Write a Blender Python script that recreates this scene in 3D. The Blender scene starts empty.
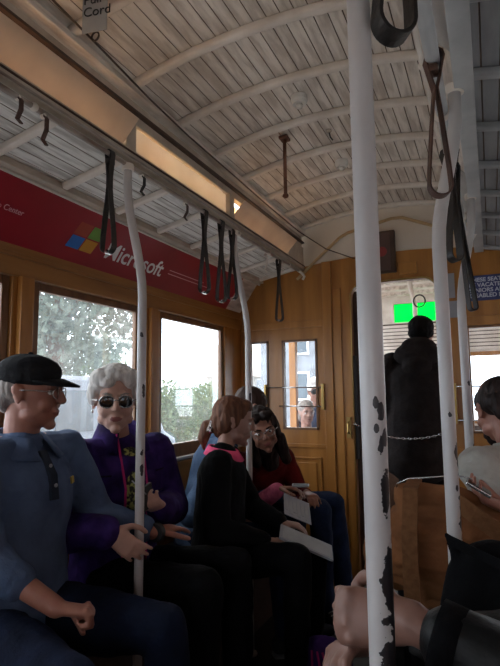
import bpy, bmesh, math, random
from mathutils import Vector, Matrix, noise
random.seed(7)
PI = math.pi
V = Vector
SC = bpy.context.scene
COL = SC.collection

# ---------------------------------------------------------------- camera
cam_data = bpy.data.cameras.new('camera')
cam_data.sensor_fit = 'VERTICAL'
cam_data.sensor_height = 36.0
cam_data.lens = 36.0 * 518.0 / 666.0
cam_data.clip_start = 0.02
cam = bpy.data.objects.new('camera', cam_data)
COL.objects.link(cam)
yaw, pitch, roll = math.radians(24.8), math.radians(6.6), math.radians(0.6)
Fv = V((-math.sin(yaw) * math.cos(pitch), math.cos(yaw) * math.cos(pitch), math.sin(pitch)))
R0 = V((math.cos(yaw), math.sin(yaw), 0))
U0 = R0.cross(Fv)
Rv = R0 * math.cos(roll) - U0 * math.sin(roll)
Uv = U0 * math.cos(roll) + R0 * math.sin(roll)
cm = Matrix((Rv, Uv, -Fv)).transposed().to_4x4()
cm.translation = V((0, 0, 1.22))
cam.matrix_world = cm
SC.camera = cam

# ---------------------------------------------------------------- world: overcast daylight
world = bpy.data.worlds.new('world')
SC.world = world
world.use_nodes = True
wn = world.node_tree
bg = wn.nodes['Background']
tc = wn.nodes.new('ShaderNodeTexCoord')
sep = wn.nodes.new('ShaderNodeSeparateXYZ')
ramp = wn.nodes.new('ShaderNodeValToRGB')
ramp.color_ramp.elements[0].position = 0.0
ramp.color_ramp.elements[0].color = (0.62, 0.70, 0.80, 1)
ramp.color_ramp.elements[1].position = 0.7
ramp.color_ramp.elements[1].color = (0.98, 0.99, 1.0, 1)
wn.links.new(tc.outputs['Generated'], sep.inputs[0])
wn.links.new(sep.outputs['Z'], ramp.inputs[0])
wn.links.new(ramp.outputs[0], bg.inputs[0])
bg.inputs[1].default_value = 6.0
SC.view_settings.view_transform = 'Standard'
SC.view_settings.look = 'None'
SC.view_settings.exposure = 0.3
SC.view_settings.gamma = 1.0
SC.view_settings.use_curve_mapping = False

# ---------------------------------------------------------------- materials
def mat(name, col, rough=0.6, col2=None, scale=8.0, stretch=(1, 1, 1), metal=0.0, bump=0.0, bscale=None,
        lo=0.35, hi=0.65, spec=0.5, trans=0.0, sheen=0.0, detail=4.0):
    m = bpy.data.materials.new(name)
    m.use_nodes = True
    nt = m.node_tree
    b = nt.nodes['Principled BSDF']
    b.inputs['Base Color'].default_value = (*col, 1)
    b.inputs['Roughness'].default_value = rough
    b.inputs['Metallic'].default_value = metal
    b.inputs['Specular IOR Level'].default_value = spec
    if sheen:
        b.inputs['Sheen Weight'].default_value = sheen
    t = nt.nodes.new('ShaderNodeTexCoord')
    mp = nt.nodes.new('ShaderNodeMapping')
    mp.inputs['Scale'].default_value = stretch
    nt.links.new(t.outputs['Object'], mp.inputs[0])
    n = nt.nodes.new('ShaderNodeTexNoise')
    n.inputs['Scale'].default_value = scale
    n.inputs['Detail'].default_value = detail
    nt.links.new(mp.outputs[0], n.inputs['Vector'])
    r = nt.nodes.new('ShaderNodeValToRGB')
    c2 = col2 if col2 else tuple(c * 0.85 for c in col)
    r.color_ramp.elements[0].position = lo
    r.color_ramp.elements[0].color = (*c2, 1)
    r.color_ramp.elements[1].position = hi
    r.color_ramp.elements[1].color = (*col, 1)
    nt.links.new(n.outputs[0], r.inputs[0])
    nt.links.new(r.outputs[0], b.inputs['Base Color'])
    if bump:
        n2 = nt.nodes.new('ShaderNodeTexNoise')
        n2.inputs['Scale'].default_value = bscale or scale * 3
        n2.inputs['Detail'].default_value = 4
        nt.links.new(mp.outputs[0], n2.inputs['Vector'])
        bp = nt.nodes.new('ShaderNodeBump')
        bp.inputs['Strength'].default_value = bump
        bp.inputs['Distance'].default_value = 0.01
        nt.links.new(n2.outputs[0], bp.inputs['Height'])
        nt.links.new(bp.outputs[0], b.inputs['Normal'])
    if trans:
        tr = nt.nodes.new('ShaderNodeBsdfTranslucent')
        nt.links.new(r.outputs[0], tr.inputs[0])
        mx = nt.nodes.new('ShaderNodeMixShader')
        mx.inputs[0].default_value = trans
        out = nt.nodes['Material Output']
        nt.links.new(b.outputs[0], mx.inputs[1])
        nt.links.new(tr.outputs[0], mx.inputs[2])
        nt.links.new(mx.outputs[0], out.inputs[0])
    return m

def glass_mat(name, col, gloss=0.12, haze=0.0):
    m = bpy.data.materials.new(name)
    m.use_nodes = True
    nt = m.node_tree
    nt.nodes.remove(nt.nodes['Principled BSDF'])
    out = nt.nodes['Material Output']
    t = nt.nodes.new('ShaderNodeBsdfTransparent'); t.inputs[0].default_value = (*col, 1)
    g = nt.nodes.new('ShaderNodeBsdfGlossy'); g.inputs['Roughness'].default_value = 0.03
    fr = nt.nodes.new('ShaderNodeFresnel'); fr.inputs[0].default_value = 1.45
    ml = nt.nodes.new('ShaderNodeMath'); ml.operation = 'MULTIPLY'; ml.inputs[1].default_value = gloss * 8
    nt.links.new(fr.outputs[0], ml.inputs[0])
    mx = nt.nodes.new('ShaderNodeMixShader')
    nt.links.new(ml.outputs[0], mx.inputs[0])
    nt.links.new(t.outputs[0], mx.inputs[1]); nt.links.new(g.outputs[0], mx.inputs[2])
    last = mx
    if haze:
        d = nt.nodes.new('ShaderNodeBsdfTranslucent'); d.inputs[0].default_value = (0.9, 0.92, 0.95, 1)
        m2 = nt.nodes.new('ShaderNodeMixShader')
        nz = nt.nodes.new('ShaderNodeTexNoise'); nz.inputs['Scale'].default_value = 5
        mm = nt.nodes.new('ShaderNodeMath'); mm.operation = 'MULTIPLY'; mm.inputs[1].default_value = haze * 2
        nt.links.new(nz.outputs[0], mm.inputs[0]); nt.links.new(mm.outputs[0], m2.inputs[0])
        nt.links.new(mx.outputs[0], m2.inputs[1]); nt.links.new(d.outputs[0], m2.inputs[2])
        last = m2
    nt.links.new(last.outputs[0], out.inputs[0])
    return m

M = {}
M['cream'] = mat('cream_paint', (0.74, 0.67, 0.60), 0.45, (0.50, 0.43, 0.37), 11, (3, 0.5, 3), bump=0.4, bscale=30, lo=0.38, hi=0.58)
M['endpanel'] = mat('cream_end_panel', (0.66, 0.58, 0.49), 0.5, (0.60, 0.52, 0.43), 3)
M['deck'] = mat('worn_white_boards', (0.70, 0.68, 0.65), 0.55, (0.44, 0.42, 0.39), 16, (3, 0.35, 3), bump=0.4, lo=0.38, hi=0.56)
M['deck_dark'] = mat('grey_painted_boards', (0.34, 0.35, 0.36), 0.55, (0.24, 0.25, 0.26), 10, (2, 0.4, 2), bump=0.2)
M['groove'] = mat('board_groove', (0.24, 0.18, 0.14), 0.8)
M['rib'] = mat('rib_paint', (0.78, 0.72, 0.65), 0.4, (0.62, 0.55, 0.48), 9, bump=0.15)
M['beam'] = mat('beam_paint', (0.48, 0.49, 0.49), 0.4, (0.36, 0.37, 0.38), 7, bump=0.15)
M['shade_panel'] = mat('ventilator_panel', (0.80, 0.68, 0.54), 0.7, (0.60, 0.49, 0.38), 5, trans=0.32, lo=0.3, hi=0.7)
M['pale_panel'] = mat('ventilator_panel_pale', (0.85, 0.81, 0.74), 0.7, (0.74, 0.69, 0.61), 5, trans=0.42)
M['trim'] = mat('tan_trim', (0.50, 0.43, 0.35), 0.5, (0.36, 0.30, 0.24), 8, bump=0.2)
M['oak'] = mat('varnished_oak', (0.41, 0.180, 0.038), 0.36, (0.30, 0.122, 0.024), 7, (2.5, 2.5, 0.25), bump=0.12)
M['oak_h'] = mat('varnished_oak_along', (0.36, 0.17, 0.042), 0.36, (0.25, 0.108, 0.025), 7, (2.5, 0.25, 2.5), bump=0.12)
M['sash'] = mat('sash_wood', (0.19, 0.085, 0.028), 0.4, (0.12, 0.05, 0.016), 8, (2.5, 2.5, 0.3), bump=0.12)
M['darkwood'] = mat('dark_wood', (0.07, 0.035, 0.02), 0.5, (0.04, 0.02, 0.012), 8)
M['floor'] = mat('dark_floor_boards', (0.012, 0.010, 0.009), 0.7, (0.007, 0.006, 0.005), 8, (1, 0.2, 1), bump=0.3)
M['white_line'] = mat('pale_moulding', (0.60, 0.56, 0.50), 0.45)
M['rail'] = mat('worn_rail', (0.46, 0.41, 0.37), 0.32, (0.22, 0.17, 0.14), 25, (1, 0.3, 1), metal=0.35, bump=0.2)
M['chrome'] = mat('steel', (0.6, 0.6, 0.6), 0.22, metal=0.9)
M['brass'] = mat('brass', (0.45, 0.30, 0.10), 0.35, metal=0.8)
M['leather'] = mat('black_strap_leather', (0.022, 0.017, 0.015), 0.5, (0.012, 0.01, 0.009), 30, bump=0.2)
M['brownleather'] = mat('brown_strap_leather', (0.10, 0.045, 0.03), 0.55, (0.05, 0.022, 0.016), 30, bump=0.2)
M['rust'] = mat('rusty_bar', (0.16, 0.065, 0.035), 0.7, (0.10, 0.04, 0.02), 30)
M['red'] = mat('banner_red', (0.30, 0.008, 0.020), 0.30, (0.25, 0.006, 0.016), 3)
M['black'] = mat('black', (0.012, 0.012, 0.013), 0.6)
M['porcelain'] = mat('porcelain', (0.72, 0.70, 0.65), 0.3)
M['white'] = mat('white_print', (0.86, 0.86, 0.86), 0.5)
M['paleprint'] = mat('pale_print', (0.75, 0.42, 0.45), 0.5)
M['paper'] = mat('paper', (0.33, 0.34, 0.37), 0.7, (0.25, 0.26, 0.28), 6)
M['greycard'] = mat('grey_card', (0.36, 0.37, 0.38), 0.6, (0.27, 0.28, 0.29), 9)
M['blue_sign'] = mat('sign_blue', (0.035, 0.045, 0.16), 0.4)
M['signtext'] = mat('sign_text', (0.52, 0.55, 0.66), 0.5)
M['glass'] = glass_mat('window_glass', (0.97, 0.98, 0.98), 0.04, 0.03)
M['amber'] = mat('amber_glass', (0.97, 0.78, 0.54), 0.3, (0.94, 0.68, 0.42), 6, trans=0.9)
M['greenglass'] = glass_mat('green_tinted_glass', (0.0, 0.62, 0.13), 0.02)
M['skin'] = mat('skin_fair', (0.40, 0.20, 0.145), 0.5, (0.33, 0.155, 0.11), 18, bump=0.05)
M['skin_ruddy'] = mat('skin_ruddy', (0.33, 0.145, 0.10), 0.5, (0.27, 0.105, 0.072), 18, bump=0.05)
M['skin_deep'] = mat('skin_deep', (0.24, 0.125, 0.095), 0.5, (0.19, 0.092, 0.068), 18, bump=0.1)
M['skin_light'] = mat('skin_light', (0.50, 0.30, 0.235), 0.5, (0.43, 0.24, 0.185), 18, bump=0.05)
M['skin_pale'] = mat('skin_pale', (0.36, 0.20, 0.155), 0.5, (0.30, 0.16, 0.12), 18, bump=0.05)
M['skin_tan'] = mat('skin_tan', (0.26, 0.115, 0.075), 0.5, (0.20, 0.085, 0.055), 18, bump=0.05)
M['lip'] = mat('lip', (0.24, 0.075, 0.065), 0.4)
M['eye'] = mat('eye_white', (0.7, 0.68, 0.66), 0.2)
M['iris'] = mat('iris', (0.03, 0.02, 0.015), 0.15)

def hairmat(n, a, b):
    return mat(n, a, 0.6, b, 60, (1, 1, 0.15), bump=0.5, bscale=90, spec=0.2)
M['hair_grey'] = hairmat('hair_grey', (0.30, 0.27, 0.25), (0.16, 0.14, 0.13))
M['hair_white'] = hairmat('hair_white', (0.78, 0.75, 0.72), (0.48, 0.46, 0.44))
M['hair_light'] = hairmat('hair_light_brown', (0.15, 0.062, 0.032), (0.08, 0.032, 0.018))
M['hair_dark'] = hairmat('hair_dark', (0.025, 0.014, 0.012), (0.012, 0.008, 0.007))
M['hair_brown'] = hairmat('hair_brown', (0.055, 0.028, 0.02), (0.03, 0.015, 0.012))

def cloth(n, a, b=None, s=14, bump=0.35):
    return mat(n, a, 0.85, b, s, bump=bump, bscale=60, spec=0.08)
M['polo'] = cloth('blue_polo', (0.085, 0.125, 0.215), (0.062, 0.092, 0.165))
M['polo_dark'] = cloth('polo_placket', (0.03, 0.04, 0.06))
M['jeans'] = cloth('dark_jeans', (0.010, 0.015, 0.036), (0.006, 0.009, 0.020))
M['jeans_blue'] = cloth('blue_jeans', (0.022, 0.036, 0.085), (0.014, 0.022, 0.05))
M['denim'] = cloth('denim_shirt', (0.065, 0.105, 0.18), (0.045, 0.075, 0.135))
M['purple'] = cloth('purple_quilt', (0.040, 0.020, 0.125), (0.015, 0.008, 0.045))
M['plum'] = cloth('dark_plum', (0.018, 0.010, 0.035), (0.01, 0.006, 0.02))
M['magenta'] = cloth('magenta', (0.42, 0.03, 0.16))
M['blouse'] = mat('patterned_blouse', (0.30, 0.32, 0.10), 0.8, (0.01, 0.012, 0.01), 55, lo=0.48, hi=0.58)
M['blackcloth'] = cloth('black_cloth', (0.0045, 0.0045, 0.0055), (0.003, 0.003, 0.0035))
M['charcoal'] = cloth('charcoal_coat', (0.016, 0.014, 0.015), (0.010, 0.009, 0.010))
M['pink'] = cloth('pink', (0.75, 0.10, 0.22), (0.60, 0.08, 0.17))
M['pinkstripe'] = cloth('pink_sleeve', (0.55, 0.13, 0.22), (0.35, 0.07, 0.14), 40)
M['redtop'] = cloth('red_top', (0.13, 0.010, 0.010), (0.08, 0.006, 0.006))
M['whiteshirt'] = cloth('white_shirt', (0.42, 0.41, 0.37), (0.35, 0.34, 0.31))
M['jacket'] = mat('black_leather', (0.006, 0.006, 0.0065), 0.45, (0.004, 0.004, 0.0045), 12, bump=0.5, bscale=25, spec=0.22)
M['capmat'] = cloth('cap_cloth', (0.018, 0.019, 0.021), (0.011, 0.011, 0.013))
M['tan'] = cloth('tan_canvas', (0.24, 0.105, 0.045), (0.15, 0.062, 0.027), 8)
M['tan2'] = cloth('tan_webbing', (0.17, 0.08, 0.036), (0.13, 0.058, 0.026), 60)
M['rubber'] = mat('shoe_rubber', (0.10, 0.10, 0.105), 0.6)
M['shoe'] = cloth('shoe_black', (0.02, 0.02, 0.022), (0.012, 0.012, 0.014))
M['violet'] = cloth('violet_nylon', (0.05, 0.02, 0.13))
M['lens'] = mat('dark_lens', (0.008, 0.008, 0.01), 0.06, spec=0.9)
M['foliage'] = mat('foliage', (0.20, 0.27, 0.15), 0.8, (0.09, 0.14, 0.07), 6, lo=0.3, hi=0.7, trans=0.25)
M['foliage2'] = mat('silvery_foliage', (0.27, 0.33, 0.28), 0.8, (0.13, 0.18, 0.14), 6, lo=0.3, hi=0.7, trans=0.25)
M['bark'] = mat('bark', (0.16, 0.12, 0.09), 0.9)
M['street'] = mat('asphalt', (0.44, 0.44, 0.44), 0.9, (0.36, 0.36, 0.36), 4)
M['walk'] = mat('concrete', (0.42, 0.41, 0.40), 0.9)
M['housewall'] = mat('house_wall', (0.62, 0.60, 0.56), 0.9)
M['roof'] = mat('house_roof', (0.50, 0.45, 0.41), 0.9)
M['van'] = mat('van_paint', (0.19, 0.225, 0.28), 0.4)
M['vanglass'] = mat('van_glass', (0.06, 0.08, 0.10), 0.1)

# ---------------------------------------------------------------- mesh helpers
class MB:
    def __init__(s):
        s.v = []; s.f = []; s.mi = []
    def add(s, vs, fs, mi=0):
        o = len(s.v)
        s.v += [tuple(p) for p in vs]
        s.f += [tuple(i + o for i in f) for f in fs]
        s.mi += [mi] * len(fs)
    def box(s, a, b, mi=0):
        x0, x1 = sorted((a[0], b[0])); y0, y1 = sorted((a[1], b[1])); z0, z1 = sorted((a[2], b[2]))
        s.add([(x0, y0, z0), (x1, y0, z0), (x1, y1, z0), (x0, y1, z0), (x0, y0, z1), (x1, y0, z1), (x1, y1, z1), (x0, y1, z1)],
              [(0, 3, 2, 1), (4, 5, 6, 7), (0, 1, 5, 4), (1, 2, 6, 5), (2, 3, 7, 6), (3, 0, 4, 7)], mi)
        return s
    def obox(s, c, ax, ay, az, mi=0):      # oriented box: centre and three half vectors
        c, ax, ay, az = V(c), V(ax), V(ay), V(az)
        p = [c + ax * i + ay * j + az * k for k in (-1, 1) for (i, j) in ((-1, -1), (1, -1), (1, 1), (-1, 1))]
        s.add(p, [(0, 3, 2, 1), (4, 5, 6, 7), (0, 1, 5, 4), (1, 2, 6, 5), (2, 3, 7, 6), (3, 0, 4, 7)], mi)
        return s
    def tube(s, pts, r, n=12, mi=0, caps=True):
        pts = [V(p) for p in pts]
        rr = r if isinstance(r, (list, tuple)) else [r] * len(pts)
        ref = None; rings = []
        for i, p in enumerate(pts):
            t = (pts[min(i + 1, len(pts) - 1)] - pts[max(i - 1, 0)]).normalized()
            if ref is None:
                ref = V((0, 0, 1)) if abs(t.z) < 0.9 else V((1, 0, 0))
            a = (ref - t * ref.dot(t)).normalized(); b = t.cross(a); ref = a
            rings.append([p + (a * math.cos(2 * PI * k / n) + b * math.sin(2 * PI * k / n)) * rr[i] for k in range(n)])
        vs = [q for ring in rings for q in ring]; fs = []
        for i in range(len(rings) - 1):
            for k in range(n):
                k2 = (k + 1) % n
                fs.append((i * n + k, i * n + k2, (i + 1) * n + k2, (i + 1) * n + k))
        if caps:
            fs.append(tuple(range(n))[::-1]); fs.append(tuple((len(rings) - 1) * n + k for k in range(n)))
        s.add(vs, fs, mi); return s
    def ribbon(s, pts, w, t, wdir, mi=0, closed=False):    # strip of width w along wdir
        pts = [V(p) for p in pts]; wd = V(wdir).normalized(); n = len(pts); vs = []
        for i, p in enumerate(pts):
            a = pts[(i + 1) % n if closed else min(i + 1, n - 1)]; b = pts[i - 1 if (closed or i) else 0]
            tt = (a - b).normalized(); wv = (wd - tt * wd.dot(tt)).normalized(); nn = tt.cross(wv)
            vs += [p + wv * w / 2 + nn * t / 2, p - wv * w / 2 + nn * t / 2, p - wv * w / 2 - nn * t / 2, p + wv * w / 2 - nn * t / 2]
        fs = []
        for i in range(n if closed else n - 1):
            j = (i + 1) % n
            for k in range(4):
                fs.append((i * 4 + k, i * 4 + (k + 1) % 4, j * 4 + (k + 1) % 4, j * 4 + k))
        if not closed:
            fs += [(3, 2, 1, 0), ((n - 1) * 4, (n - 1) * 4 + 1, (n - 1) * 4 + 2, (n - 1) * 4 + 3)]
        s.add(vs, fs, mi); return s
    def ell(s, c, r, R=None, nu=16, nv=10, mi=0):
        c = V(c); R = R or Matrix.Identity(3); vs = [c + R @ V((0, 0, r[2]))]
        for j in range(1, nv):
            th = PI * j / nv
            for i in range(nu):
                ph = 2 * PI * i / nu
                vs.append(c + R @ V((r[0] * math.sin(th) * math.cos(ph), r[1] * math.sin(th) * math.sin(ph), r[2] * math.cos(th))))
        vs.append(c + R @ V((0, 0, -r[2]))); fs = []
        for i in range(nu):
            fs.append((0, 1 + i, 1 + (i + 1) % nu)); e = len(vs) - 1; o = 1 + (nv - 2) * nu
            fs.append((e, o + (i + 1) % nu, o + i))
        for j in range(nv - 2):
            for i in range(nu):
                a = 1 + j * nu; i2 = (i + 1) % nu
                fs.append((a + i, a + nu + i, a + nu + i2, a + i2))
        s.add(vs, fs, mi); return s
    def loft(s, rings, side, nu=18, mi=0):     # rings: (centre, ra along side, rb across); rounded caps
        side = V(side); cs = [V(r[0]) for r in rings]; full = []
        n = len(rings)
        for i in range(n):
            t = (cs[min(i + 1, n - 1)] - cs[max(i - 1, 0)]).normalized()
            full.append((cs[i], rings[i][1], rings[i][2], t))
        c0, a0, b0, t0 = full[0]; c1, a1, b1, t1 = full[-1]
        pre = []; post = []
        for k in (85, 60, 30):
            q = math.radians(k); m0 = min(a0, b0); m1 = min(a1, b1)
            pre.append((c0 - t0 * m0 * math.sin(q), a0 * math.cos(q), b0 * math.cos(q), t0))
            post.insert(0, (c1 + t1 * m1 * math.sin(q), a1 * math.cos(q), b1 * math.cos(q), t1))
        full = pre + full + post; vs = []
        for c, a, b, t in full:
            x = (side - t * side.dot(t)).normalized(); y = t.cross(x)
            for k in range(nu):
                th = 2 * PI * k / nu
                vs.append(c + x * a * math.cos(th) + y * b * math.sin(th))
        fs = []
        for i in range(len(full) - 1):
            for k in range(nu):
                k2 = (k + 1) % nu
                fs.append((i * nu + k, i * nu + k2, (i + 1) * nu + k2, (i + 1) * nu + k))
        fs.append(tuple(range(nu))[::-1]); fs.append(tuple((len(full) - 1) * nu + k for k in range(nu)))
        s.add(vs, fs, mi); return s
    def cap(s, a, b, ra, rb, nu=12):
        a, b = V(a), V(b); d = b - a
        if d.length < 1e-5: return s.ell(a, (ra, ra, ra))
        sd = V((0, 0, 1)) if abs(d.normalized().z) < 0.9 else V((1, 0, 0))
        return s.loft([(a, ra, ra), (b, rb, rb)], sd, nu)
    def prism(s, poly, y0, y1, axis='y', mi=0):    # polygon (a,b) extruded: axis y -> (a,y,b); x -> (x,a,b); z -> (a,b,z)
        def P(a, b, t):
            return (a, t, b) if axis == 'y' else ((t, a, b) if axis == 'x' else (a, b, t))
        n = len(poly)
        s.add([P(a, b, y0) for a, b in poly] + [P(a, b, y1) for a, b in poly],
              [tuple(range(n))[::-1], tuple(range(n, 2 * n))] + [(i, (i + 1) % n, n + (i + 1) % n, n + i) for i in range(n)], mi)
        return s
    def build(s, name, mats, parent=None, smooth=False, bevel=0.0, voxel=0.0, sm=4, origin=None, fix=True):
        me = bpy.data.meshes.new(name)
        o0 = V(origin) if origin is not None else V((0, 0, 0))
        me.from_pydata([tuple(V(p) - o0) for p in s.v], [], s.f)
        mats = mats if isinstance(mats, (list, tuple)) else [mats]
        for m in mats: me.materials.append(M[m] if isinstance(m, str) else m)
        for p, i in zip(me.polygons, s.mi): p.material_index = i
        if fix:
            bm = bmesh.new(); bm.from_mesh(me); bmesh.ops.recalc_face_normals(bm, faces=bm.faces); bm.to_mesh(me); bm.free()
        ob = bpy.data.objects.new(name, me)
        COL.objects.link(ob)
        ob.location = o0
        if voxel or bevel:
            if voxel:
                md = ob.modifiers.new('r', 'REMESH'); md.mode = 'VOXEL'; md.voxel_size = voxel; md.use_smooth_shade = True
                if sm:
                    m2 = ob.modifiers.new('s', 'SMOOTH'); m2.factor = 0.5; m2.iterations = sm
            if bevel:
                md = ob.modifiers.new('b', 'BEVEL'); md.width = bevel; md.segments = 2; md.limit_method = 'ANGLE'
            dg = bpy.context.evaluated_depsgraph_get()
            nm = bpy.data.meshes.new_from_object(ob.evaluated_get(dg))
            ob.modifiers.clear(); ob.data = nm; nm.name = name
            if voxel:
                smooth = True
        if smooth:
            for p in ob.data.polygons: p.use_smooth = True
        if parent is not None:
            ob.parent = parent
            ob.matrix_parent_inverse = Matrix.Translation(-V(parent.location)) if parent.parent is None else Matrix.Translation(-V(parent.matrix_world.translation))
        return ob

def world_loc(o):
    return o.location

def tag(o, label=None, cat=None, group=None, kind=None):
    if label: o['label'] = label
    if cat: o['category'] = cat
    if group: o['group'] = group
    if kind: o['kind'] = kind
    return o

def thing(name, label, cat, loc=(0, 0, 0), group=None):
    o = bpy.data.objects.new(name, None); COL.objects.link(o)
    o.location = loc; o.empty_display_size = 0.1
    o.matrix_world = Matrix.Translation(V(loc))
    return tag(o, label, cat, group)

def struct(o):
    o['kind'] = 'structure'; return o

def copy_tree(o, parent=None):
    c = o.copy(); COL.objects.link(c)
    if parent is not None: c.parent = parent
    for ch in list(o.children): copy_tree(ch, c)
    return c

def wrinkle(ob, amp=0.005, sc=14.0, st=(1, 1, 1), seed=0.0):
    me = ob.data
    nr = [v.normal.copy() for v in me.vertices]
    for v, n in zip(me.vertices, nr):
        p = V((v.co.x * st[0], v.co.y * st[1], v.co.z * st[2])) * sc + V((seed, seed, seed))
        k = noise.noise(p) + 0.5 * noise.noise(p * 2.1)
        v.co += n * (k * amp)

# ================================================================ SETTING
XL, XR, CX = -1.60, 0.44, -0.58          # left wall, right wall, centre line
Y0, Y1 = -1.50, 3.30                     # rear and front bulkheads
CLX = 0.55                               # half width of the raised deck
RIBS = [1.72 + 0.305 * k for k in range(-10, 6)]

struct(MB().box((XL - 0.12, Y0 - 0.1, -0.06), (XR + 0.12, 5.4, 0)).build('floor', 'floor'))

# raised ceiling of narrow boards
def arcz(x):                              # underside of the boards
    u = (x - CX) / CLX
    return 2.405 - 0.075 * u * u
mb = MB()
NB = 24; prof = []
for i in range(NB):
    xa = CX - CLX + 2 * CLX * i / NB; xb = CX - CLX + 2 * CLX * (i + 1) / NB
    prof.append(((xa + 0.0016, arcz(xa)), (xb - 0.0016, arcz(xb))))
for i, (a, b) in enumerate(prof):
    mb.add([(a[0], Y0, a[1]), (b[0], Y0, b[1]), (b[0], Y1, b[1]), (a[0], Y1, a[1])], [(0, 1, 2, 3)], 0)
    if i < NB - 1:
        c = prof[i + 1][0]; g = (b[0] + c[0]) / 2
        mb.add([(b[0], Y0, b[1]), (g, Y0, b[1] + 0.007), (g, Y1, b[1] + 0.007), (b[0], Y1, b[1])], [(0, 1, 2, 3)], 1)
        mb.add([(g, Y0, b[1] + 0.007), (c[0], Y0, c[1]), (c[0], Y1, c[1]), (g, Y1, b[1] + 0.007)], [(0, 1, 2, 3)], 1)
# roof skin above the boards
n = 12
for i in range(n):
    xa = CX - CLX - 0.06 + (2 * CLX + 0.12) * i / n; xb = CX - CLX - 0.06 + (2 * CLX + 0.12) * (i + 1) / n
    mb.add([(xa, Y0, arcz(xa) + 0.05), (xb, Y0, arcz(xb) + 0.05), (xb, Y1, arcz(xb) + 0.05), (xa, Y1, arcz(xa) + 0.05)], [(0, 1, 2, 3)], 0)
struct(mb.build('ceiling', ['cream', 'groove'], fix=False))

# ribs across the raised ceiling
rib = None; tn = 1
for y in RIBS:
    pts = []
    for k in range(17):
        x = CX - CLX + 2 * CLX * k / 16
        pts.append((x, 0, arcz(x) - 0.014))
    if rib is None:
        rib = MB().ribbon(pts, 0.030, 0.030, (0, 1, 0)).build('trim_rib', 'rib', bevel=0.008, smooth=True); o = rib
    else:
        o = rib.copy(); COL.objects.link(o)
    o.name = 'trim_%d' % tn; tn += 1
    o.location = (0, y, 0); struct(o)

# lower decks on both sides: sloping boards, short ribs, coving
def lower_deck(sgn, name, m, mrib):
    # sgn -1 = left side, +1 = right side; X(d) gives x at distance d from centre
    X = lambda d: CX + sgn * d
    mb = MB(); n = 7
    d0, z0, d1, z1 = 0.56, 2.068, 0.868, 2.008
    for i in range(n):
        a = d0 + (d1 - d0) * i / n + 0.002; b = d0 + (d1 - d0) * (i + 1) / n - 0.002
        za = z0 + (z1 - z0) * (a - d0) / (d1 - d0); zb = z0 + (z1 - z0) * (b - d0) / (d1 - d0)
        mb.add([(X(a), Y0, za), (X(b), Y0, zb), (X(b), Y1, zb), (X(a), Y1, za)], [(0, 1, 2, 3)], 0)
        if i < n - 1:
            mb.add([(X(b), Y0, zb), (X(b + 0.002), Y0, zb + 0.006), (X(b + 0.002), Y1, zb + 0.006), (X(b), Y1, zb)], [(0, 1, 2, 3)], 1)
            mb.add([(X(b + 0.002), Y0, zb + 0.006), (X(b + 0.004), Y0, zb), (X(b + 0.004), Y1, zb), (X(b + 0.002), Y1, zb + 0.006)], [(0, 1, 2, 3)], 1)
    # roof skin and cove backing
    mb.add([(X(0.56), Y0, 2.10), (X(1.10), Y0, 2.0), (X(1.10), Y1, 2.0), (X(0.56), Y1, 2.10)], [(0, 1, 2, 3)], 0)
    mb.add([(X(0.868), Y0, 2.008), (X(1.03), Y0, 1.775), (X(1.03), Y1, 1.775), (X(0.868), Y1, 2.008)], [(0, 1, 2, 3)], 2)
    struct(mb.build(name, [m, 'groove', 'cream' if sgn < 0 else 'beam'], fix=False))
    r0 = None
    for y in RIBS:
        if r0 is None:
            r0 = MB().ribbon([(X(0.57), 0, 2.054), (X(0.72), 0, 2.025), (X(0.862), 0, 1.997)], 0.028, 0.024, (0, 1, 0)).build('trim_short', mrib, bevel=0.006, smooth=True); o = r0
        else:
            o = r0.copy(); COL.objects.link(o)
        global tn
        o.name = 'trim_%d' % tn; tn += 1; o.location = (0, y, 0); struct(o)
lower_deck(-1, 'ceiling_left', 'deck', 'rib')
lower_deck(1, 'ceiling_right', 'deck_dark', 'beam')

# mouldings along the car
def strip(poly, m, y0=Y0, y1=Y1, bevel=0.003):
    global tn
    o = struct(MB().prism(poly, y0, y1).build('trim_%d' % tn, m, bevel=bevel)); tn += 1; return o
L = lambda d: CX - d
Rr = lambda d: CX + d
strip([(L(0.835), 1.985), (L(0.868), 1.982), (L(0.874), 2.010), (L(0.838), 2.014)], 'trim')           # over the banner
strip([(L(0.860), 1.972), (L(0.870), 1.970), (L(0.874), 1.986), (L(0.862), 1.988)], 'white_line')
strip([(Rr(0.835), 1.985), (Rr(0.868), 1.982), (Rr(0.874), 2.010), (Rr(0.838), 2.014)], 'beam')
strip([(L(0.53), 2.045), (L(0.575), 2.040), (L(0.575), 2.085), (L(0.53), 2.085)], 'trim')              # lower rail of left clerestory
strip([(L(0.524), 2.070), (L(0.534), 2.070), (L(0.534), 2.076), (L(0.524), 2.076)], 'darkwood')
strip([(L(0.545), 2.200), (L(0.58), 2.200), (L(0.58), 2.37), (L(0.545), 2.34)], 'trim')                # upper board
strip([(L(0.505), 2.285), (L(0.55), 2.280), (L(0.55), 2.325), (L(0.515), 2.318)], 'cream')             # cornice under the ribs
strip([(L(0.528), 2.232), (L(0.548), 2.232), (L(0.548), 2.243), (L(0.528), 2.243)], 'darkwood', bevel=0.0)
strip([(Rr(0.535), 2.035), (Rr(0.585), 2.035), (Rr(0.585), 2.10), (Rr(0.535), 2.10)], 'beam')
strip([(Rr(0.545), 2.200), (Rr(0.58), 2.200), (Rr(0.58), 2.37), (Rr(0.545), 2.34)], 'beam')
strip([(Rr(0.505), 2.285), (Rr(0.55), 2.280), (Rr(0.55), 2.325), (Rr(0.515), 2.318)], 'cream')

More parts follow.
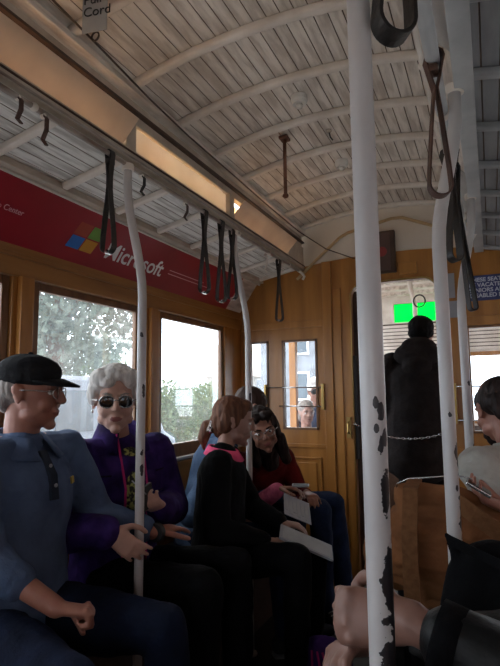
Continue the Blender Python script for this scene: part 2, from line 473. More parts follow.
# clerestory bays: posts between, ventilator panels and amber panes
BAY = [(-1.45, -0.85), (-0.80, -0.10), (-0.05, 0.62), (0.66, 1.395), (1.45, 2.195), (2.245, 3.02)]
wn_i = 1
cl_post = None
for sgn, XX in ((-1, L), (1, Rr)):
    for k, (a, b) in enumerate(BAY):
        nxt = BAY[k + 1][0] if k + 1 < len(BAY) else Y1
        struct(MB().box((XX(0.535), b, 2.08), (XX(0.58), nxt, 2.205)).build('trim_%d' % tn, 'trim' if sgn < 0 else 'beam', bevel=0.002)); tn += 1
        # amber outer pane
        w = thing('window_%d' % wn_i, None, None); w['kind'] = 'structure'; wn_i += 1
        MB().box((XX(0.60), a, 2.085), (XX(0.603), b, 2.20)).build('window_pane', 'amber' if sgn < 0 else 'glass', w)
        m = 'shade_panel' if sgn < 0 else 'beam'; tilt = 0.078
        if k in (4,): m = 'pale_panel'; tilt = 0.0
        mb = MB()
        c0 = V((XX(0.556), 0, 2.088)); c1 = V((XX(0.556 - tilt), 0, 2.195 - tilt * 0.28))
        mb.prism([(c0.x, c0.z), (c0.x + 0.006 * sgn, c0.z), (c1.x + 0.006 * sgn, c1.z), (c1.x, c1.z)], a + 0.004, b - 0.004)
        MBp = mb.build('ventilator_panel', m, w, bevel=0.0015)

# left wall: wainscot, sill, window posts, header
def side_wall(sgn, xw, name):
    o = lambda t: xw + sgn * t          # outward offset
    mb = MB()
    mb.box((o(0), Y0, 0), (o(0.06), Y1, 0.86))
    struct(mb.build(name, 'oak_h'))
    mb = MB().box((o(-0.012), Y0, 1.665), (o(0.05), Y1, 1.785))
    mb.box((o(-0.020), Y0, 1.735), (o(-0.005), Y1, 1.752))
    global tn
    struct(mb.build('trim_%d' % tn, 'oak_h', bevel=0.003)); tn += 1
    struct(MB().box((o(-0.022), Y0, 0.855), (o(0.06), Y1, 0.872)).build('trim_%d' % tn, 'white_line', bevel=0.003)); tn += 1
    global wn_i
    wins = [(1.49 + 0.85 * k, 2.11 + 0.85 * k) for k in range(-3, 2)]
    wins = [(a + (0.015 if a > 2.2 else 0), b) for a, b in wins]
    wins[-1] = (2.34, 3.02); wins[-3] = (0.66, 1.315)
    prev = Y0
    for (a, b) in wins + [(Y1, Y1)]:
        if a < Y1: hi = a - 0.035
        else: hi = Y1
        lo = prev
        st = MB().box((o(-0.004), lo, 0.87), (o(0.045), hi, 1.67))
        if hi - lo > 0.09 and a < Y1 and lo > Y0:
            c = (lo + hi) / 2
            st.box((o(-0.028), c - 0.03, 0.872), (o(0), c + 0.03, 1.667))
        struct(st.build('trim_%d' % tn, 'oak', bevel=0.003)); tn += 1
        prev = b + 0.035
        if a >= Y1: break
        w = thing('window_%d' % wn_i, None, None); w['kind'] = 'structure'; wn_i += 1
        fr = MB()
        fr.box((o(0.008), a - 0.034, 0.872), (o(0.032), a, 1.664)).box((o(0.008), b, 0.872), (o(0.032), b + 0.034, 1.664))
        fr.box((o(0.008), a, 0.872), (o(0.032), b, 0.945)).box((o(0.008), a, 1.632), (o(0.032), b, 1.664))
        fr.build('window_frame', 'sash', w, bevel=0.003)
        MB().box((o(0.018), a, 0.945), (o(0.022), b, 1.632)).build('window_pane', 'glass', w)
side_wall(-1, XL, 'wall_left')
side_wall(1, XR, 'wall_right')

# banner in the left cove
bA = V((XL + 0.006, 0, 1.782)); bB = V((-1.456, 0, 1.984))
bu = (bB - bA).normalized(); bn = V((bu.z, 0, -bu.x))      # normal facing the aisle
def bpt(y, t, off=0.0):
    # slightly bowed panel
    ln = (bB - bA).length; s = t / ln
    return V((bA.x, y, bA.z)) + bu * t + bn * (0.004 - 0.03 * 0 + off) - bn * (0.018 * 4 * s * (1 - s) * -0.0)
BL = (bB - bA).length
mb = MB()
mb.add([bpt(-0.4, 0.0), bpt(3.05, 0.0), bpt(3.05, BL), bpt(-0.4, BL), bpt(-0.4, 0, .002), bpt(3.05, 0, .002), bpt(3.05, BL, .002), bpt(-0.4, BL, .002)],
       [(0, 1, 2, 3), (4, 5, 6, 7), (0, 1, 5, 4), (1, 2, 6, 5), (2, 3, 7, 6), (3, 0, 4, 7)])
ban = mb.build('advertising_banner', 'red')
tag(ban, 'long red advertising banner with four-square logo above the left windows', 'banner')

def text_mesh(s, size, font_shear=0.0, extr=0.0006, align='LEFT', bold=0.0):
    cu = bpy.data.curves.new('t', 'FONT'); cu.body = s; cu.size = size; cu.extrude = extr; cu.shear = font_shear
    cu.align_x = align; cu.offset = bold; cu.space_line = 0.95
    ob = bpy.data.objects.new('t', cu); COL.objects.link(ob)
    dg = bpy.context.evaluated_depsgraph_get()
    me = bpy.data.meshes.new_from_object(ob.evaluated_get(dg))
    bpy.data.objects.remove(ob); return me

def place_text(name, s, size, org, xdir, ydir, m, parent, **kw):
    me = text_mesh(s, size, **kw)
    xd = V(xdir).normalized(); yd = V(ydir).normalized(); zd = xd.cross(yd)
    T = Matrix((xd, yd, zd)).transposed().to_4x4(); T.translation = V(org)
    me.transform(T); me.materials.clear(); me.materials.append(M[m])
    ob = bpy.data.objects.new(name, me); COL.objects.link(ob); ob.parent = parent
    ob.matrix_parent_inverse = Matrix.Translation(-V(parent.location))
    return ob

place_text('lettering', 'Microsoft', 0.113, bpt(1.785, 0.068, 0.0035), (0, 1, 0), bu, 'white', ban, bold=0.0012, font_shear=0.0)
place_text('lettering', 'San Francisco Center', 0.030, bpt(1.06, 0.115, 0.0035), (0, 1, 0), bu, 'paleprint', ban)
lc = [((0.40, 0.055, 0.02), 0, 1), ((0.16, 0.36, 0.06), 1, 1), ((0.01, 0.16, 0.55), 0, 0), ((0.60, 0.28, 0.02), 1, 0)]
for i, (c, a, b) in enumerate(lc):
    M['logo%d' % i] = mat('logo_%d' % i, c, 0.4)
    y = 1.560 + a * 0.078; t = 0.062 + b * 0.062
    mb = MB(); sh = 0.012
    mb.add([bpt(y + sh * b, t, .0035), bpt(y + 0.072 + sh * b, t, .0035), bpt(y + 0.072 + sh * (b + 1), t + 0.056, .0035), bpt(y + sh * (b + 1), t + 0.056, .0035)], [(0, 1, 2, 3)])
    mb.build('logo_square', 'logo%d' % i, ban)
for k in range(2):
    mb = MB(); t = 0.115 - k * 0.02
    mb.add([bpt(2.28, t, .0035), bpt(2.28 + (0.42 if k else 0.36), t, .0035), bpt(2.28 + (0.42 if k else 0.36), t + 0.005, .0035), bpt(2.28, t + 0.005, .0035)], [(0, 1, 2, 3)])
    mb.build('print_line', 'paleprint', ban)

# front bulkhead wall with doorway and windows
def rect_holes_wall(mb, y0, y1, outer, holes, mi=0):
    """wall in x-z plane made of boxes around rectangular holes"""
    x0, x1, z0, z1 = outer
    xs = sorted({x0, x1} | {h[0] for h in holes} | {h[1] for h in holes})
    for a, b in zip(xs[:-1], xs[1:]):
        zz = [(h[2], h[3]) for h in holes if h[0] < b - 1e-6 and h[1] > a + 1e-6]
        cur = z0
        for (p, q) in sorted(zz):
            if p > cur + 1e-6: mb.box((a, y0, cur), (b, y1, p), mi)
            cur = q
        if cur < z1 - 1e-6: mb.box((a, y0, cur), (b, y1, z1), mi)
DX0, DX1, DZ = -0.80, -0.265, 1.915
WL = [(-1.535, -1.385, 0.975, 1.575), (-1.285, -1.035, 0.975, 1.575)]
WR = [(-0.115, 0.36, 0.975, 1.60)]
mb = MB()
rect_holes_wall(mb, Y1, Y1 + 0.05, (XL, XR, 0, 1.98), [(DX0, DX1, -1, DZ)] + WL + WR)
# arched top of the brown part
arch = [(XL, 1.98), (XR, 1.98)]
pts = []
for k in range(13):
    x = XR + (XL - XR) * k / 12; u = (x - CX) / 1.02
    pts.append((x, 1.985 + 0.12 * (1 - u * u)))
mb.prism(arch + pts, Y1 + 0.002, Y1 + 0.05)
# rounded corners of the doorway
for (cx, sx) in ((DX0, 1), (DX1, -1)):
    r = 0.085; poly = [(cx, DZ)]
    for k in range(7):
        a = PI / 2 * k / 6
        poly.append((cx + sx * (r - r * math.sin(a)), DZ - r + r * math.cos(a)))
    mb.prism(poly, Y1, Y1 + 0.05)
struct(mb.build('wall_front', 'oak'))
# white tympanum up to the arched ceiling
mb = MB(); poly = [(XL, 1.97), (XR, 1.97), (XR, 2.08)]
poly += [(Rr(0.57), 2.10), (Rr(0.57), 2.33)]
for k in range(13):
    x = Rr(0.57) + (L(0.57) - Rr(0.57)) * k / 12; poly.append((x, arcz(x) + 0.05))
poly += [(L(0.57), 2.10), (XL, 2.08)]
mb.prism(poly, Y1 + 0.012, Y1 + 0.04)
struct(mb.build('wall_tympanum', 'endpanel'))
# doorway trim (metal edge following the rounded opening)
pth = [(DX0, 0.0)] + [(DX0, DZ - 0.085)]
for k in range(1, 7):
    a = PI / 2 * k / 6; pth.append((DX0 + 0.085 - 0.085 * math.cos(a), DZ - 0.085 + 0.085 * math.sin(a)))
for k in range(0, 7):
    a = PI / 2 * k / 6; pth.append((DX1 - 0.085 + 0.085 * math.sin(a), DZ - 0.085 + 0.085 * math.cos(a)))
pth.append((DX1, 0.0))
struct(MB().ribbon([(x, Y1 + 0.012, z) for x, z in pth], 0.045, 0.008, (0, 1, 0)).build('trim_%d' % tn, 'sash')); tn += 1
struct(MB().tube([(x, Y1 - 0.008, z + 0.004) for x, z in pth], 0.0045, 8).build('trim_%d' % tn, 'brass', smooth=True)); tn += 1
# pilasters, window surrounds, raised panels on the bulkhead
tr = MB()
tr.box((-0.985, Y1 - 0.022, 0.0), (-0.925, Y1, 2.085))
tr.box((-1.60, Y1 - 0.012, 1.655), (-0.985, Y1, 1.70))
tr.box((-0.925, Y1 - 0.010, 0), (-0.865, Y1, 1.90))
tr.box((XL, Y1 - 0.012, 0.86), (-0.985, Y1, 0.885))
struct(tr.build('trim_%d' % tn, 'oak', bevel=0.003)); tn += 1
tr = MB()
for (a, b, z0, z1) in [(-1.54, -1.30, 0.42, 0.80), (-1.25, -1.02, 0.42, 0.80)]:
    for (p, q, r_, s_) in ((a, b, z0, z0 + .012), (a, b, z1 - .012, z1), (a, a + .012, z0, z1), (b - .012, b, z0, z1)):
        tr.box((p, Y1 - 0.009, r_), (q, Y1, s_))
    tr.box((a + 0.035, Y1 - 0.007, z0 + 0.035), (b - 0.035, Y1, z1 - 0.035))
struct(tr.build('trim_%d' % tn, 'oak', bevel=0.003)); tn += 1
tr = MB()
tr.box((-0.14, Y1 - 0.014, 1.60), (XR, Y1, 1.655)); tr.box((-0.20, Y1 - 0.012, 0.86), (XR, Y1, 0.885))
tr.box((-0.155, Y1 - 0.012, 0.3), (-0.125, Y1, 1.62))
struct(tr.build('trim_%d' % tn, 'oak', bevel=0.003)); tn += 1
for (a, b, z0, z1) in WL + WR:
    w = thing('window_%d' % wn_i, None, None); w['kind'] = 'structure'; wn_i += 1
    fr = MB(); e = 0.014
    fr.box((a, Y1 - 0.006, z0), (a + e, Y1 + 0.03, z1)).box((b - e, Y1 - 0.006, z0), (b, Y1 + 0.03, z1))
    fr.box((a, Y1 - 0.006, z0), (b, Y1 + 0.03, z0 + e)).box((a, Y1 - 0.006, z1 - e), (b, Y1 + 0.03, z1))
    fr.build('window_frame', 'sash', w)
    MB().box((a + e, Y1 + 0.012, z0 + e), (b - e, Y1 + 0.015, z1 - e)).build('window_pane', 'glass', w)
# guard bars with bracket
g = thing('window_guard', 'thin metal guard bars with brass bracket across the bulkhead window', 'guard rail', (-1.0, Y1, 1.2))
for z, xa in ((1.252, -1.40), (1.128, -1.30)):
    MB().tube([(xa, Y1 - 0.03, z + 0.002), (-0.995, Y1 - 0.03, z)], 0.0045, 8).build('guard_bar', 'chrome', g, smooth=True)
MB().box((-1.005, Y1 - 0.035, 1.105), (-0.985, Y1 - 0.0, 1.275)).build('bracket', 'brass', g, bevel=0.003)
MB().box((-1.41, Y1 - 0.035, 1.105), (-1.395, Y1 - 0.0, 1.275)).build('bracket', 'brass', g, bevel=0.003)
g = thing('window_guard', 'thin metal guard bars at the right bulkhead window behind the white poles', 'guard rail', (-0.13, Y1, 1.2))
for z in (1.245, 1.05):
    MB().tube([(-0.20, Y1 - 0.03, z), (0.38, Y1 - 0.03, z)], 0.0045, 8).build('guard_bar', 'chrome', g, smooth=True)
for x in (-0.20, 0.37):
    MB().box((x, Y1 - 0.035, 1.03), (x + 0.012, Y1, 1.265)).build('bracket', 'brass', g)
# sliding door parked beside the opening
d = thing('door_1', None, None, (-0.80, Y1 + 0.07, 0)); d['kind'] = 'structure'
MB().box((-0.90, Y1 + 0.056, 0.02), (-0.765, Y1 + 0.085, 1.88)).build('door_panel', 'darkwood', d, bevel=0.003)
MB().box((-0.800, Y1 - 0.002, 0.80), (-0.783, Y1 + 0.05, 1.45)).build('door_edge_plate', 'black', d)
hd = MB().tube([(-0.835, Y1 - 0.012, 1.03), (-0.835, Y1 - 0.035, 1.02), (-0.835, Y1 - 0.038, 0.97), (-0.835, Y1 - 0.012, 0.96)], 0.006, 8)
hd.box((-0.848, Y1 - 0.012, 0.93), (-0.822, Y1 + 0.0, 1.06))
hd.build('door_handle', 'brass', d, smooth=False)

# rear bulkhead, behind the camera
mb = MB()
rect_holes_wall(mb, Y0 - 0.05, Y0, (XL, XR, 0, 2.0), [(-1.52, -0.98, 0.95, 1.6), (-0.18, 0.36, 0.95, 1.6)])
mb.prism([(XL, 2.0), (XR, 2.0), (XR, 2.08), (Rr(0.57), 2.10), (Rr(0.57), 2.40), (CX, 2.46), (L(0.57), 2.40), (L(0.57), 2.10), (XL, 2.08)], Y0 - 0.05, Y0)
struct(mb.build('wall_back', 'oak'))

# ---------------------------------------------------------------- front open section beyond the bulkhead
YF = 5.25
struct(MB().prism([(XL - 0.05, 2.16), (XR + 0.05, 2.16), (XR + 0.05, 2.20), (CX, 2.36), (XL - 0.05, 2.20)], Y1 + 0.05, YF + 0.1).build('ceiling_platform', 'rib'))
for k in range(6):
    y = 3.6 + k * 0.28
    struct(MB().box((XL, y, 2.13), (XR, y + 0.03, 2.16)).build('trim_%d' % tn, 'cream')); tn += 1
mb = MB()
rect_holes_wall(mb, YF, YF + 0.05, (XL, XR, 0, 2.16), [(-1.50, -1.02, 0.95, 1.62), (-0.95, -0.25, 0.95, 1.55), (-0.18, 0.34, 0.95, 1.55), (-0.84, -0.43, 1.90, 2.085)])
for k in range(8):
    z = 1.60 + k * 0.035
    mb.box((-1.55, YF - 0.014, z), (XR, YF - 0.004, z + 0.026))
mb.box((XL, YF - 0.02, 0), (XR, YF, 0.90), 1)
mb.box((-1.55, YF - 0.006, 1.60), (XR, YF - 0.0005, 1.885), 1)
struct(mb.build('wall_platform', ['rib', 'darkwood']))
for (a, b, zt) in ((-1.50, -1.02, 1.62), (-0.95, -0.25, 1.55), (-0.18, 0.34, 1.55)):
    w = thing('window_%d' % wn_i, None, None); w['kind'] = 'structure'; wn_i += 1
    MB().box((a, YF + 0.02, 0.95), (b, YF + 0.024, zt)).build('window_pane', 'glass', w)
    fr = MB().box((a - .03, YF - 0.012, 0.92), (b + .03, YF, 0.955)).box((a - .03, YF - 0.012, zt - .01), (b + .03, YF, zt + .03))
    fr.box((a - .03, YF - 0.012, 0.92), (a, YF, zt + .03)).box((b, YF - 0.012, 0.92), (b + .03, YF, zt + .03))
    fr.build('window_frame', 'oak', w)
gs = MB().box((-0.84, YF + 0.01, 1.90), (-0.43, YF + 0.014, 2.085)).build('sunshade_glass', 'greenglass')
tag(gs, 'bright green tinted glass strip over the front windscreen', 'glass panel')
for (x, y) in ((XL + 0.03, 4.3), (XR - 0.03, 4.3)):
    struct(MB().box((x - 0.03, y - 0.03, 0), (x + 0.03, y + 0.03, 2.16)).build('trim_%d' % tn, 'oak', bevel=0.004)); tn += 1
# platform seat seen through the window
pb = thing('platform_bench', 'wooden outside bench on the open front platform beyond the bulkhead', 'bench', (-1.4, 4.6, 0))
MB().box((-1.58, 3.75, 0.40), (-1.18, 5.1, 0.45)).build('seat', 'oak_h', pb, bevel=0.006)
MB().box((-1.58, 3.77, 0), (-1.52, 5.08, 0.40)).build('seat_front', 'oak_h', pb)
MB().box((-1.22, 3.77, 0), (-1.18, 5.08, 0.40)).build('seat_front', 'oak_h', pb)
# platform pole with ring, and hanging lever seen over the doorway
t = thing('platform_pole', 'white upright pole with a black ring in the front platform', 'pole', (-0.545, 4.5, 0))
MB().tube([(-0.545, 4.5, 0), (-0.545, 4.5, 1.95), (-0.57, 4.4, 2.13)], 0.02, 12).build('pole', 'rib', t, smooth=True)
MB().tube([(-0.485 + 0.045 * math.cos(a * PI / 8), 4.3, 1.94 + 0.05 * math.sin(a * PI / 8)) for a in range(17)], 0.006, 8, caps=False).build('ring', 'black', t, smooth=True)
t = thing('hanging_strap', 'short dark strap hanging from the platform ceiling beyond the doorway', 'hanging strap', (-0.79, 4.2, 1.90))
MB().box((-0.80, 4.2, 1.90), (-0.782, 4.206, 2.13)).build('strap', 'leather', t)

# ---------------------------------------------------------------- benches
def bench(name, label, sgn):
    xw = XL if sgn < 0 else XR; f = -sgn
    t = thing(name, label, 'bench', (xw + f * 0.25, 0.9, 0))
    mb = MB()
    for k in range(5):
        a = xw + f * (0.03 + k * 0.088); b = xw + f * (0.03 + k * 0.088 + 0.080)
        mb.box((a, Y0 + 0.1, 0.425), (b, Y1 - 0.06, 0.45))
    mb.build('seat', 'darkwood', t, bevel=0.004)
    MB().box((xw + f * 0.40, Y0 + 0.1, 0.0), (xw + f * 0.43, Y1 - 0.06, 0.425)).build('seat_front', 'darkwood', t)
    MB().prism([(xw + f * 0.002, 0.50), (xw + f * 0.045, 0.50), (xw + f * 0.020, 0.85), (xw + f * 0.002, 0.85)], Y0 + 0.1, Y1 - 0.06).build('backrest', 'oak_h', t, bevel=0.003)
    return t
bench('long_bench', 'long varnished wooden bench below the left windows', -1)
bench('long_bench', 'long wooden bench along the right side under the tan bag', 1)

# ---------------------------------------------------------------- grab poles
def chipmat(name, patches, base=(0.56, 0.535, 0.53)):
    m = mat(name, base, 0.32, tuple(c * 0.85 for c in base), 12, (1, 1, .4), bump=0.12)
    nt = m.node_tree; b = nt.nodes['Principled BSDF']; rmp = b.inputs['Base Color'].links[0].from_socket
    tcn = nt.nodes.new('ShaderNodeTexCoord'); sx = nt.nodes.new('ShaderNodeSeparateXYZ')
    nt.links.new(tcn.outputs['Object'], sx.inputs[0])
    def mth(op, a, b_=None):
        q = nt.nodes.new('ShaderNodeMath'); q.operation = op
        for i, w in enumerate((a, b_)):
            if w is None: continue
            if isinstance(w, (int, float)): q.inputs[i].default_value = w
            else: nt.links.new(w, q.inputs[i])
        return q.outputs[0]
    ang = mth('ARCTAN2', sx.outputs['Y'], sx.outputs['X'])
    nz = nt.nodes.new('ShaderNodeTexNoise'); nz.inputs['Scale'].default_value = 52; nz.inputs['Detail'].default_value = 5
    nt.links.new(tcn.outputs['Object'], nz.inputs['Vector'])
    nn = mth('MULTIPLY', mth('SUBTRACT', nz.outputs[0], 0.5), 3.3)
    tot = None
    for (z0, a0, hz, ha) in patches:
        dz = mth('DIVIDE', mth('SUBTRACT', sx.outputs['Z'], z0), hz)
        da = mth('DIVIDE', mth('SUBTRACT', ang, a0), ha)
        d = mth('SQRT', mth('ADD', mth('MULTIPLY', dz, dz), mth('MULTIPLY', da, da)))
        k = mth('LESS_THAN', mth('ADD', d, nn), 1.0)
        tot = k if tot is None else mth('MAXIMUM', tot, k)
    mx = nt.nodes.new('ShaderNodeMix'); mx.data_type = 'RGBA'
    nt.links.new(tot, mx.inputs[0]); nt.links.new(rmp, mx.inputs[6]); mx.inputs[7].default_value = (0.022, 0.020, 0.024, 1)
    nt.links.new(mx.outputs[2], b.inputs['Base Color'])
    return m
def grab_pole(label, base, pts, r, patches, group=None, flange=True, floor=True):
    t = thing('grab_pole', label, 'pole', base, group)
    o = MB().tube(pts, r, 20).build('pole', chipmat('chipped_white_paint', patches), t, smooth=True, origin=base)
    o.matrix_parent_inverse = Matrix.Translation(-V(base))
    if flange:
        e = V(pts[-1]); d = (e - V(pts[-2])).normalized()
        fl = MB().tube([e - d * 0.012, e + d * 0.012], r * 1.45, 16)
        fl.build('flange', 'rib', t, smooth=False, bevel=0.002)
    MB().tube([(base[0], base[1], 0.0), (base[0], base[1], 0.012)], r * 2.0, 20).build('foot_flange', 'rib', t, bevel=0.003)
    return t
def bent(x, y, dx, zt, dy=0.0, zb=1.55):
    p = [(x, y, 0.0), (x, y, 0.9), (x, y, zb)]
    for k in range(1, 9):
        u = k / 8; s_ = u * u * (3 - 2 * u)
        p.append((x + dx * s_, y + dy * s_, zb + (zt - 0.05 - zb) * u))
    p.append((x + dx, y + dy, zt))
    return p
# angles: the camera sees a pole from direction of the camera; right-hand side patches
grab_pole('nearest and thickest white grab pole with large black paint chips', (-0.144, 0.70, 0),
          bent(-0.144, 0.70, 0.055, 2.03, zb=1.84), 0.0166,
          [(1.192, -0.75, .012, .35), (1.205, -1.20, .007, .25), (1.172, -1.15, .007, .22), (1.150, -0.85, .014, .30), (1.160, -.45, .012, .3), (1.105, -0.55, .026, .55), (0.970, -0.20, .060, .90), (0.87, -0.25, .11, 1.05), (0.70, -0.2, .12, 1.0)])
grab_pole('white grab pole in front of the tan bag, second along the right bench', (-0.104, 1.42, 0),
          bent(-0.104, 1.42, 0.058, 2.045, 0.04, 1.60), 0.0175,
          [(1.055, -0.15, .032, .5), (0.91, -0.05, .055, .55), (1.16, -1.2, .008, .3), (0.98,-.7,.006,.2)])
grab_pole('slender white grab pole farthest along the right bench, beside the man in white', (-0.090, 2.22, 0),
          bent(-0.090, 2.22, 0.056, 2.045, 0.12), 0.0165,
          [(1.25, -.8, .012, .4), (0.99, -0.3, .02, .5)])
grab_pole('curved white grab pole held by the grey-haired woman', (-1.072, 1.44, 0),
          bent(-1.072, 1.44, -0.056, 2.02, -0.02), 0.0150,
          [(1.235, -0.35, .020, .4), (1.03, -0.6, .012, .4), (0.97, -0.5, .016, .4), (1.42, -0.9, .008, .3)])
grab_pole('white grab pole rising in front of the ponytailed girl', (-1.095, 2.345, 0),
          bent(-1.095, 2.345, -0.033, 2.02, -0.08, 1.50), 0.0150, [(1.2, -.5, .02, .4)])

# ---------------------------------------------------------------- overhead rails and straps
def rail(label, x, z, r, y0, y1, m, ys):
    t = thing('overhead_rail', label, 'rail', (x, (y0 + y1) / 2, z))
    MB().tube([(x, y0, z), (x, y1, z)], r, 14).build('rail', m, t, smooth=True)
    sg = 1 if x > CX else -1
    for y in ys:
        b = MB().tube([(x, y, z), (x + sg * 0.03, y, z + 0.018), (x + sg * 0.05, y, z + 0.055)], 0.008, 10)
        b.ell((x, y, z), (r * 1.5, 0.014, r * 1.5))
        b.build('bracket', 'rib', t, smooth=True)
    return t
lr = rail('worn metal hand rail with black straps below the left ventilator panels', -1.128, 2.030, 0.0085, -1.3, 3.235, 'rail', (0.62, 1.00, 1.43, 2.32, 2.72, 3.05))
MB().tube([(-1.105, -1.3, 2.052), (-1.105, 3.1, 2.052)], 0.0045, 8).build('thin_rod', 'rail', lr, smooth=True)
hk = MB().tube([(-1.128, 3.225, 2.03), (-1.115, 3.26, 2.02), (-1.10, 3.265, 1.995), (-1.112, 3.262, 1.975)], 0.009, 8)
hk.build('end_hook', 'rib', lr, smooth=True)
rr = rail('grey painted hand rail with looped straps beside the nearest pole', -0.080, 1.985, 0.0165, -1.2, 3.0, 'beam', (0.45, 1.46, 2.42, 2.9))
t = thing('bell_rod', 'thin white rod running above the right hand rail', 'rod', (-0.13, 1.0, 2.1))
MB().tube([(-0.118, 0.2, 2.09), (-0.118, 1.4, 2.09), (-0.118, 3.1, 2.09)], 0.006, 8).build('rod', 'rib', t, smooth=True)
for y in (0.9, 1.38, 2.2):
    MB().ell((-0.118, y, 2.09), (0.012, 0.014, 0.012)).build('clamp', 'rib', t, smooth=True)

def strap(label, x, y, z, ln, wd, w, m, rot=0.0, group=None, rr_=0.012, thick=0.004, swing=0.0, clip=True, op=0.42, ):
    """leather loop hung over a rail along y"""
    t = thing('hand_strap', label, 'hand strap', (x, y, z), group)
    pts = []
    for k in range(7):                     # over the rail
        a = PI * k / 6
        pts.append((-rr_ * math.cos(a) * -1, 0, rr_ * math.sin(a)))
    pts = pts[::-1]
    low = -ln
    side = []
    for k in range(1, 9):
        u = k / 8
        h = (rr_ * (1 - u / 0.25) + 0.003 * u / 0.25) if u < 0.25 else 0.003 + (wd / 2 - 0.003) * max(0, min(1, ((u - op) / (0.95 - op)))) ** 0.9
        side.append((h, (low + wd / 2) * u))
    left = [(-h, 0, z_) for h, z_ in side]; right = [(h, 0, z_) for h, z_ in side]
    bot = [(-wd / 2 * math.cos(a * PI / 14), 0, low + wd / 2 - wd / 2 * math.sin(a * PI / 14)) for a in range(1, 14)]
    loop = pts + [] 
    if pts[0][0] < 0: loop = pts[::-1]
    # loop now runs from x>0?  make it: top from +x to -x, down the left, bottom, up the right
    loop = sorted_top = [(rr_ * math.cos(PI * k / 6), 0, rr_ * math.sin(PI * k / 6)) for k in range(7)]
    loop = loop + left + bot + right[::-1]
    c, s_ = math.cos(rot), math.sin(rot)
    out = []
    for (a, b, q) in loop:
        f = min(1, max(0, -q / 0.10)); ca, sa = math.cos(rot * f), math.sin(rot * f)
        out.append((x + a * ca + swing * (-q), y + a * sa, z + q))
    MB().ribbon(out, w, thick, (-math.sin(rot * 0.8), math.cos(rot * 0.8), 0), closed=True).build('strap_loop', m, t, smooth=False, bevel=0.0008)
    if clip:
        MB().obox((x + swing * ln, y, z + low + 0.004), (0.006, 0, 0), (0, w * 0.55, 0), (0, 0, 0.006)).build('clip', 'chrome', t)
    MB().obox((x, y, z - 0.028), (0.009, 0, 0), (0, w * 0.6, 0), (0, 0, 0.008)).build('keeper', m, t)
    return t
LG = None
strap('black strap hanging alone above the red banner logo', -1.128, 1.325, 2.03, 0.345, 0.050, 0.024, 'leather', 0.0)
strap('leftmost of the three close black straps over the small banner print', -1.128, 1.965, 2.03, 0.37, 0.050, 0.026, 'leather', -0.1)
strap('middle of the three close black straps near the right banner end', -1.128, 2.125, 2.03, 0.385, 0.050, 0.026, 'leather', -0.1)
strap('rightmost of the three close black straps, touching the girl\'s pole', -1.128, 2.24, 2.02, 0.345, 0.052, 0.026, 'leather', -0.1)
strap('narrow black strap nearest the bulkhead on the left rail', -1.130, 2.87, 2.015, 0.37, 0.045, 0.028, 'leather', -0.12)
# short brown hooks / strap ends at the near end of the left rail
def hook(label, x, y, z, m='brownleather', ln=0.07):
    t = thing('strap_hook', label, 'hook', (x, y, z))
    MB().ribbon([(x, y, z + 0.006), (x + 0.012, y + .002, z - 0.01), (x + 0.010, y + .004, z - ln * .5), (x - 0.006, y + 0.006, z - ln * .8), (x + 0.004, y + 0.012, z - ln)], 0.014, 0.005, (0, 1, 0)).build('tongue', m, t, bevel=0.001)
    MB().ell((x, y, z), (0.010, 0.008, 0.010)).build('stud', 'rib', t, smooth=True)
hook('small dark leather hook nearest the left edge of the rail', -1.128, 0.945, 2.028)
hook('small reddish leather hook, second along the left rail', -1.128, 1.035, 2.020, ln=0.085)
hook('dark leather tongue beside the top of the woman\'s pole', -1.128, 1.50, 2.02, 'leather', 0.07)
hook('short reddish hook between the pole top and the strap pair', -1.128, 1.80, 2.015)
hook('pale dangling hook on the rail before the last strap', -1.128, 2.66, 2.00, 'rib', 0.10)
# right side straps
strap('broad black looped strap hanging nearest at the top', -0.080, 0.70, 1.985, 0.272, 0.056, 0.032, 'leather', 0.75, rr_=0.0195, clip=False, thick=0.006, swing=-0.06, op=0.1)
strap('long brown strap wrapped round the right rail, loop hanging wide', -0.078, 1.20, 1.985, 0.33, 0.050, 0.026, 'brownleather', 0.45, rr_=0.020, clip=False, op=0.25)
strap('dark strap bunched behind the second pole', -0.080, 1.72, 1.985, 0.36, 0.05, 0.034, 'leather', 0.9, rr_=0.020, clip=False)
strap('thin dark strap hanging lowest in front of the blue sign', -0.080, 1.86, 1.985, 0.50, 0.025, 0.030, 'leather', 0.6, rr_=0.020, clip=False, swing=0.08)

# ---------------------------------------------------------------- ceiling fittings
def lamp(label, x, y):
    t = thing('ceiling_lamp_holder', label, 'lamp', (x, y, 2.40))
    MB().tube([(x, y, 2.405), (x, y, 2.385), (x, y, 2.37)], [0.034, 0.034, 0.028], 20).build('base', 'porcelain', t, smooth=False, bevel=0.003)
    MB().tube([(x, y, 2.372), (x, y, 2.355)], [0.014, 0.012], 14).build('socket', 'porcelain', t, smooth=True)
lamp('small round white lamp holder nearer on the slatted ceiling', -0.635, 1.87)
lamp('small round white lamp holder farther along the slatted ceiling', -0.635, 2.52)
t = thing('ceiling_hook', 'tiny dark hook screwed into the ceiling between the lamp holders', 'hook', (-0.60, 2.17, 2.39))
MB().ell((-0.60, 2.17, 2.392), (0.014, 0.014, 0.008)).build('plate', 'trim', t, smooth=True)
MB().tube([(-0.60, 2.17, 2.39), (-0.595, 2.175, 2.365), (-0.585, 2.18, 2.35)], 0.003, 8).build('hook', 'black', t, smooth=True)
t = thing('hanging_bar', 'rusty brown bar hanging from a ceiling rib above the girl', 'bar', (-0.795, 2.12, 2.2))
MB().tube([(-0.795, 2.12, 2.375), (-0.795, 2.12, 2.11)], 0.0085, 10).build('bar', 'rust', t, smooth=True)
MB().box((-0.815, 2.095, 2.370), (-0.775, 2.145, 2.383)).build('plate', 'rust', t, bevel=0.002)
MB().ell((-0.795, 2.12, 2.105), (0.014, 0.014, 0.012)).build('knob', 'rust', t, smooth=True)
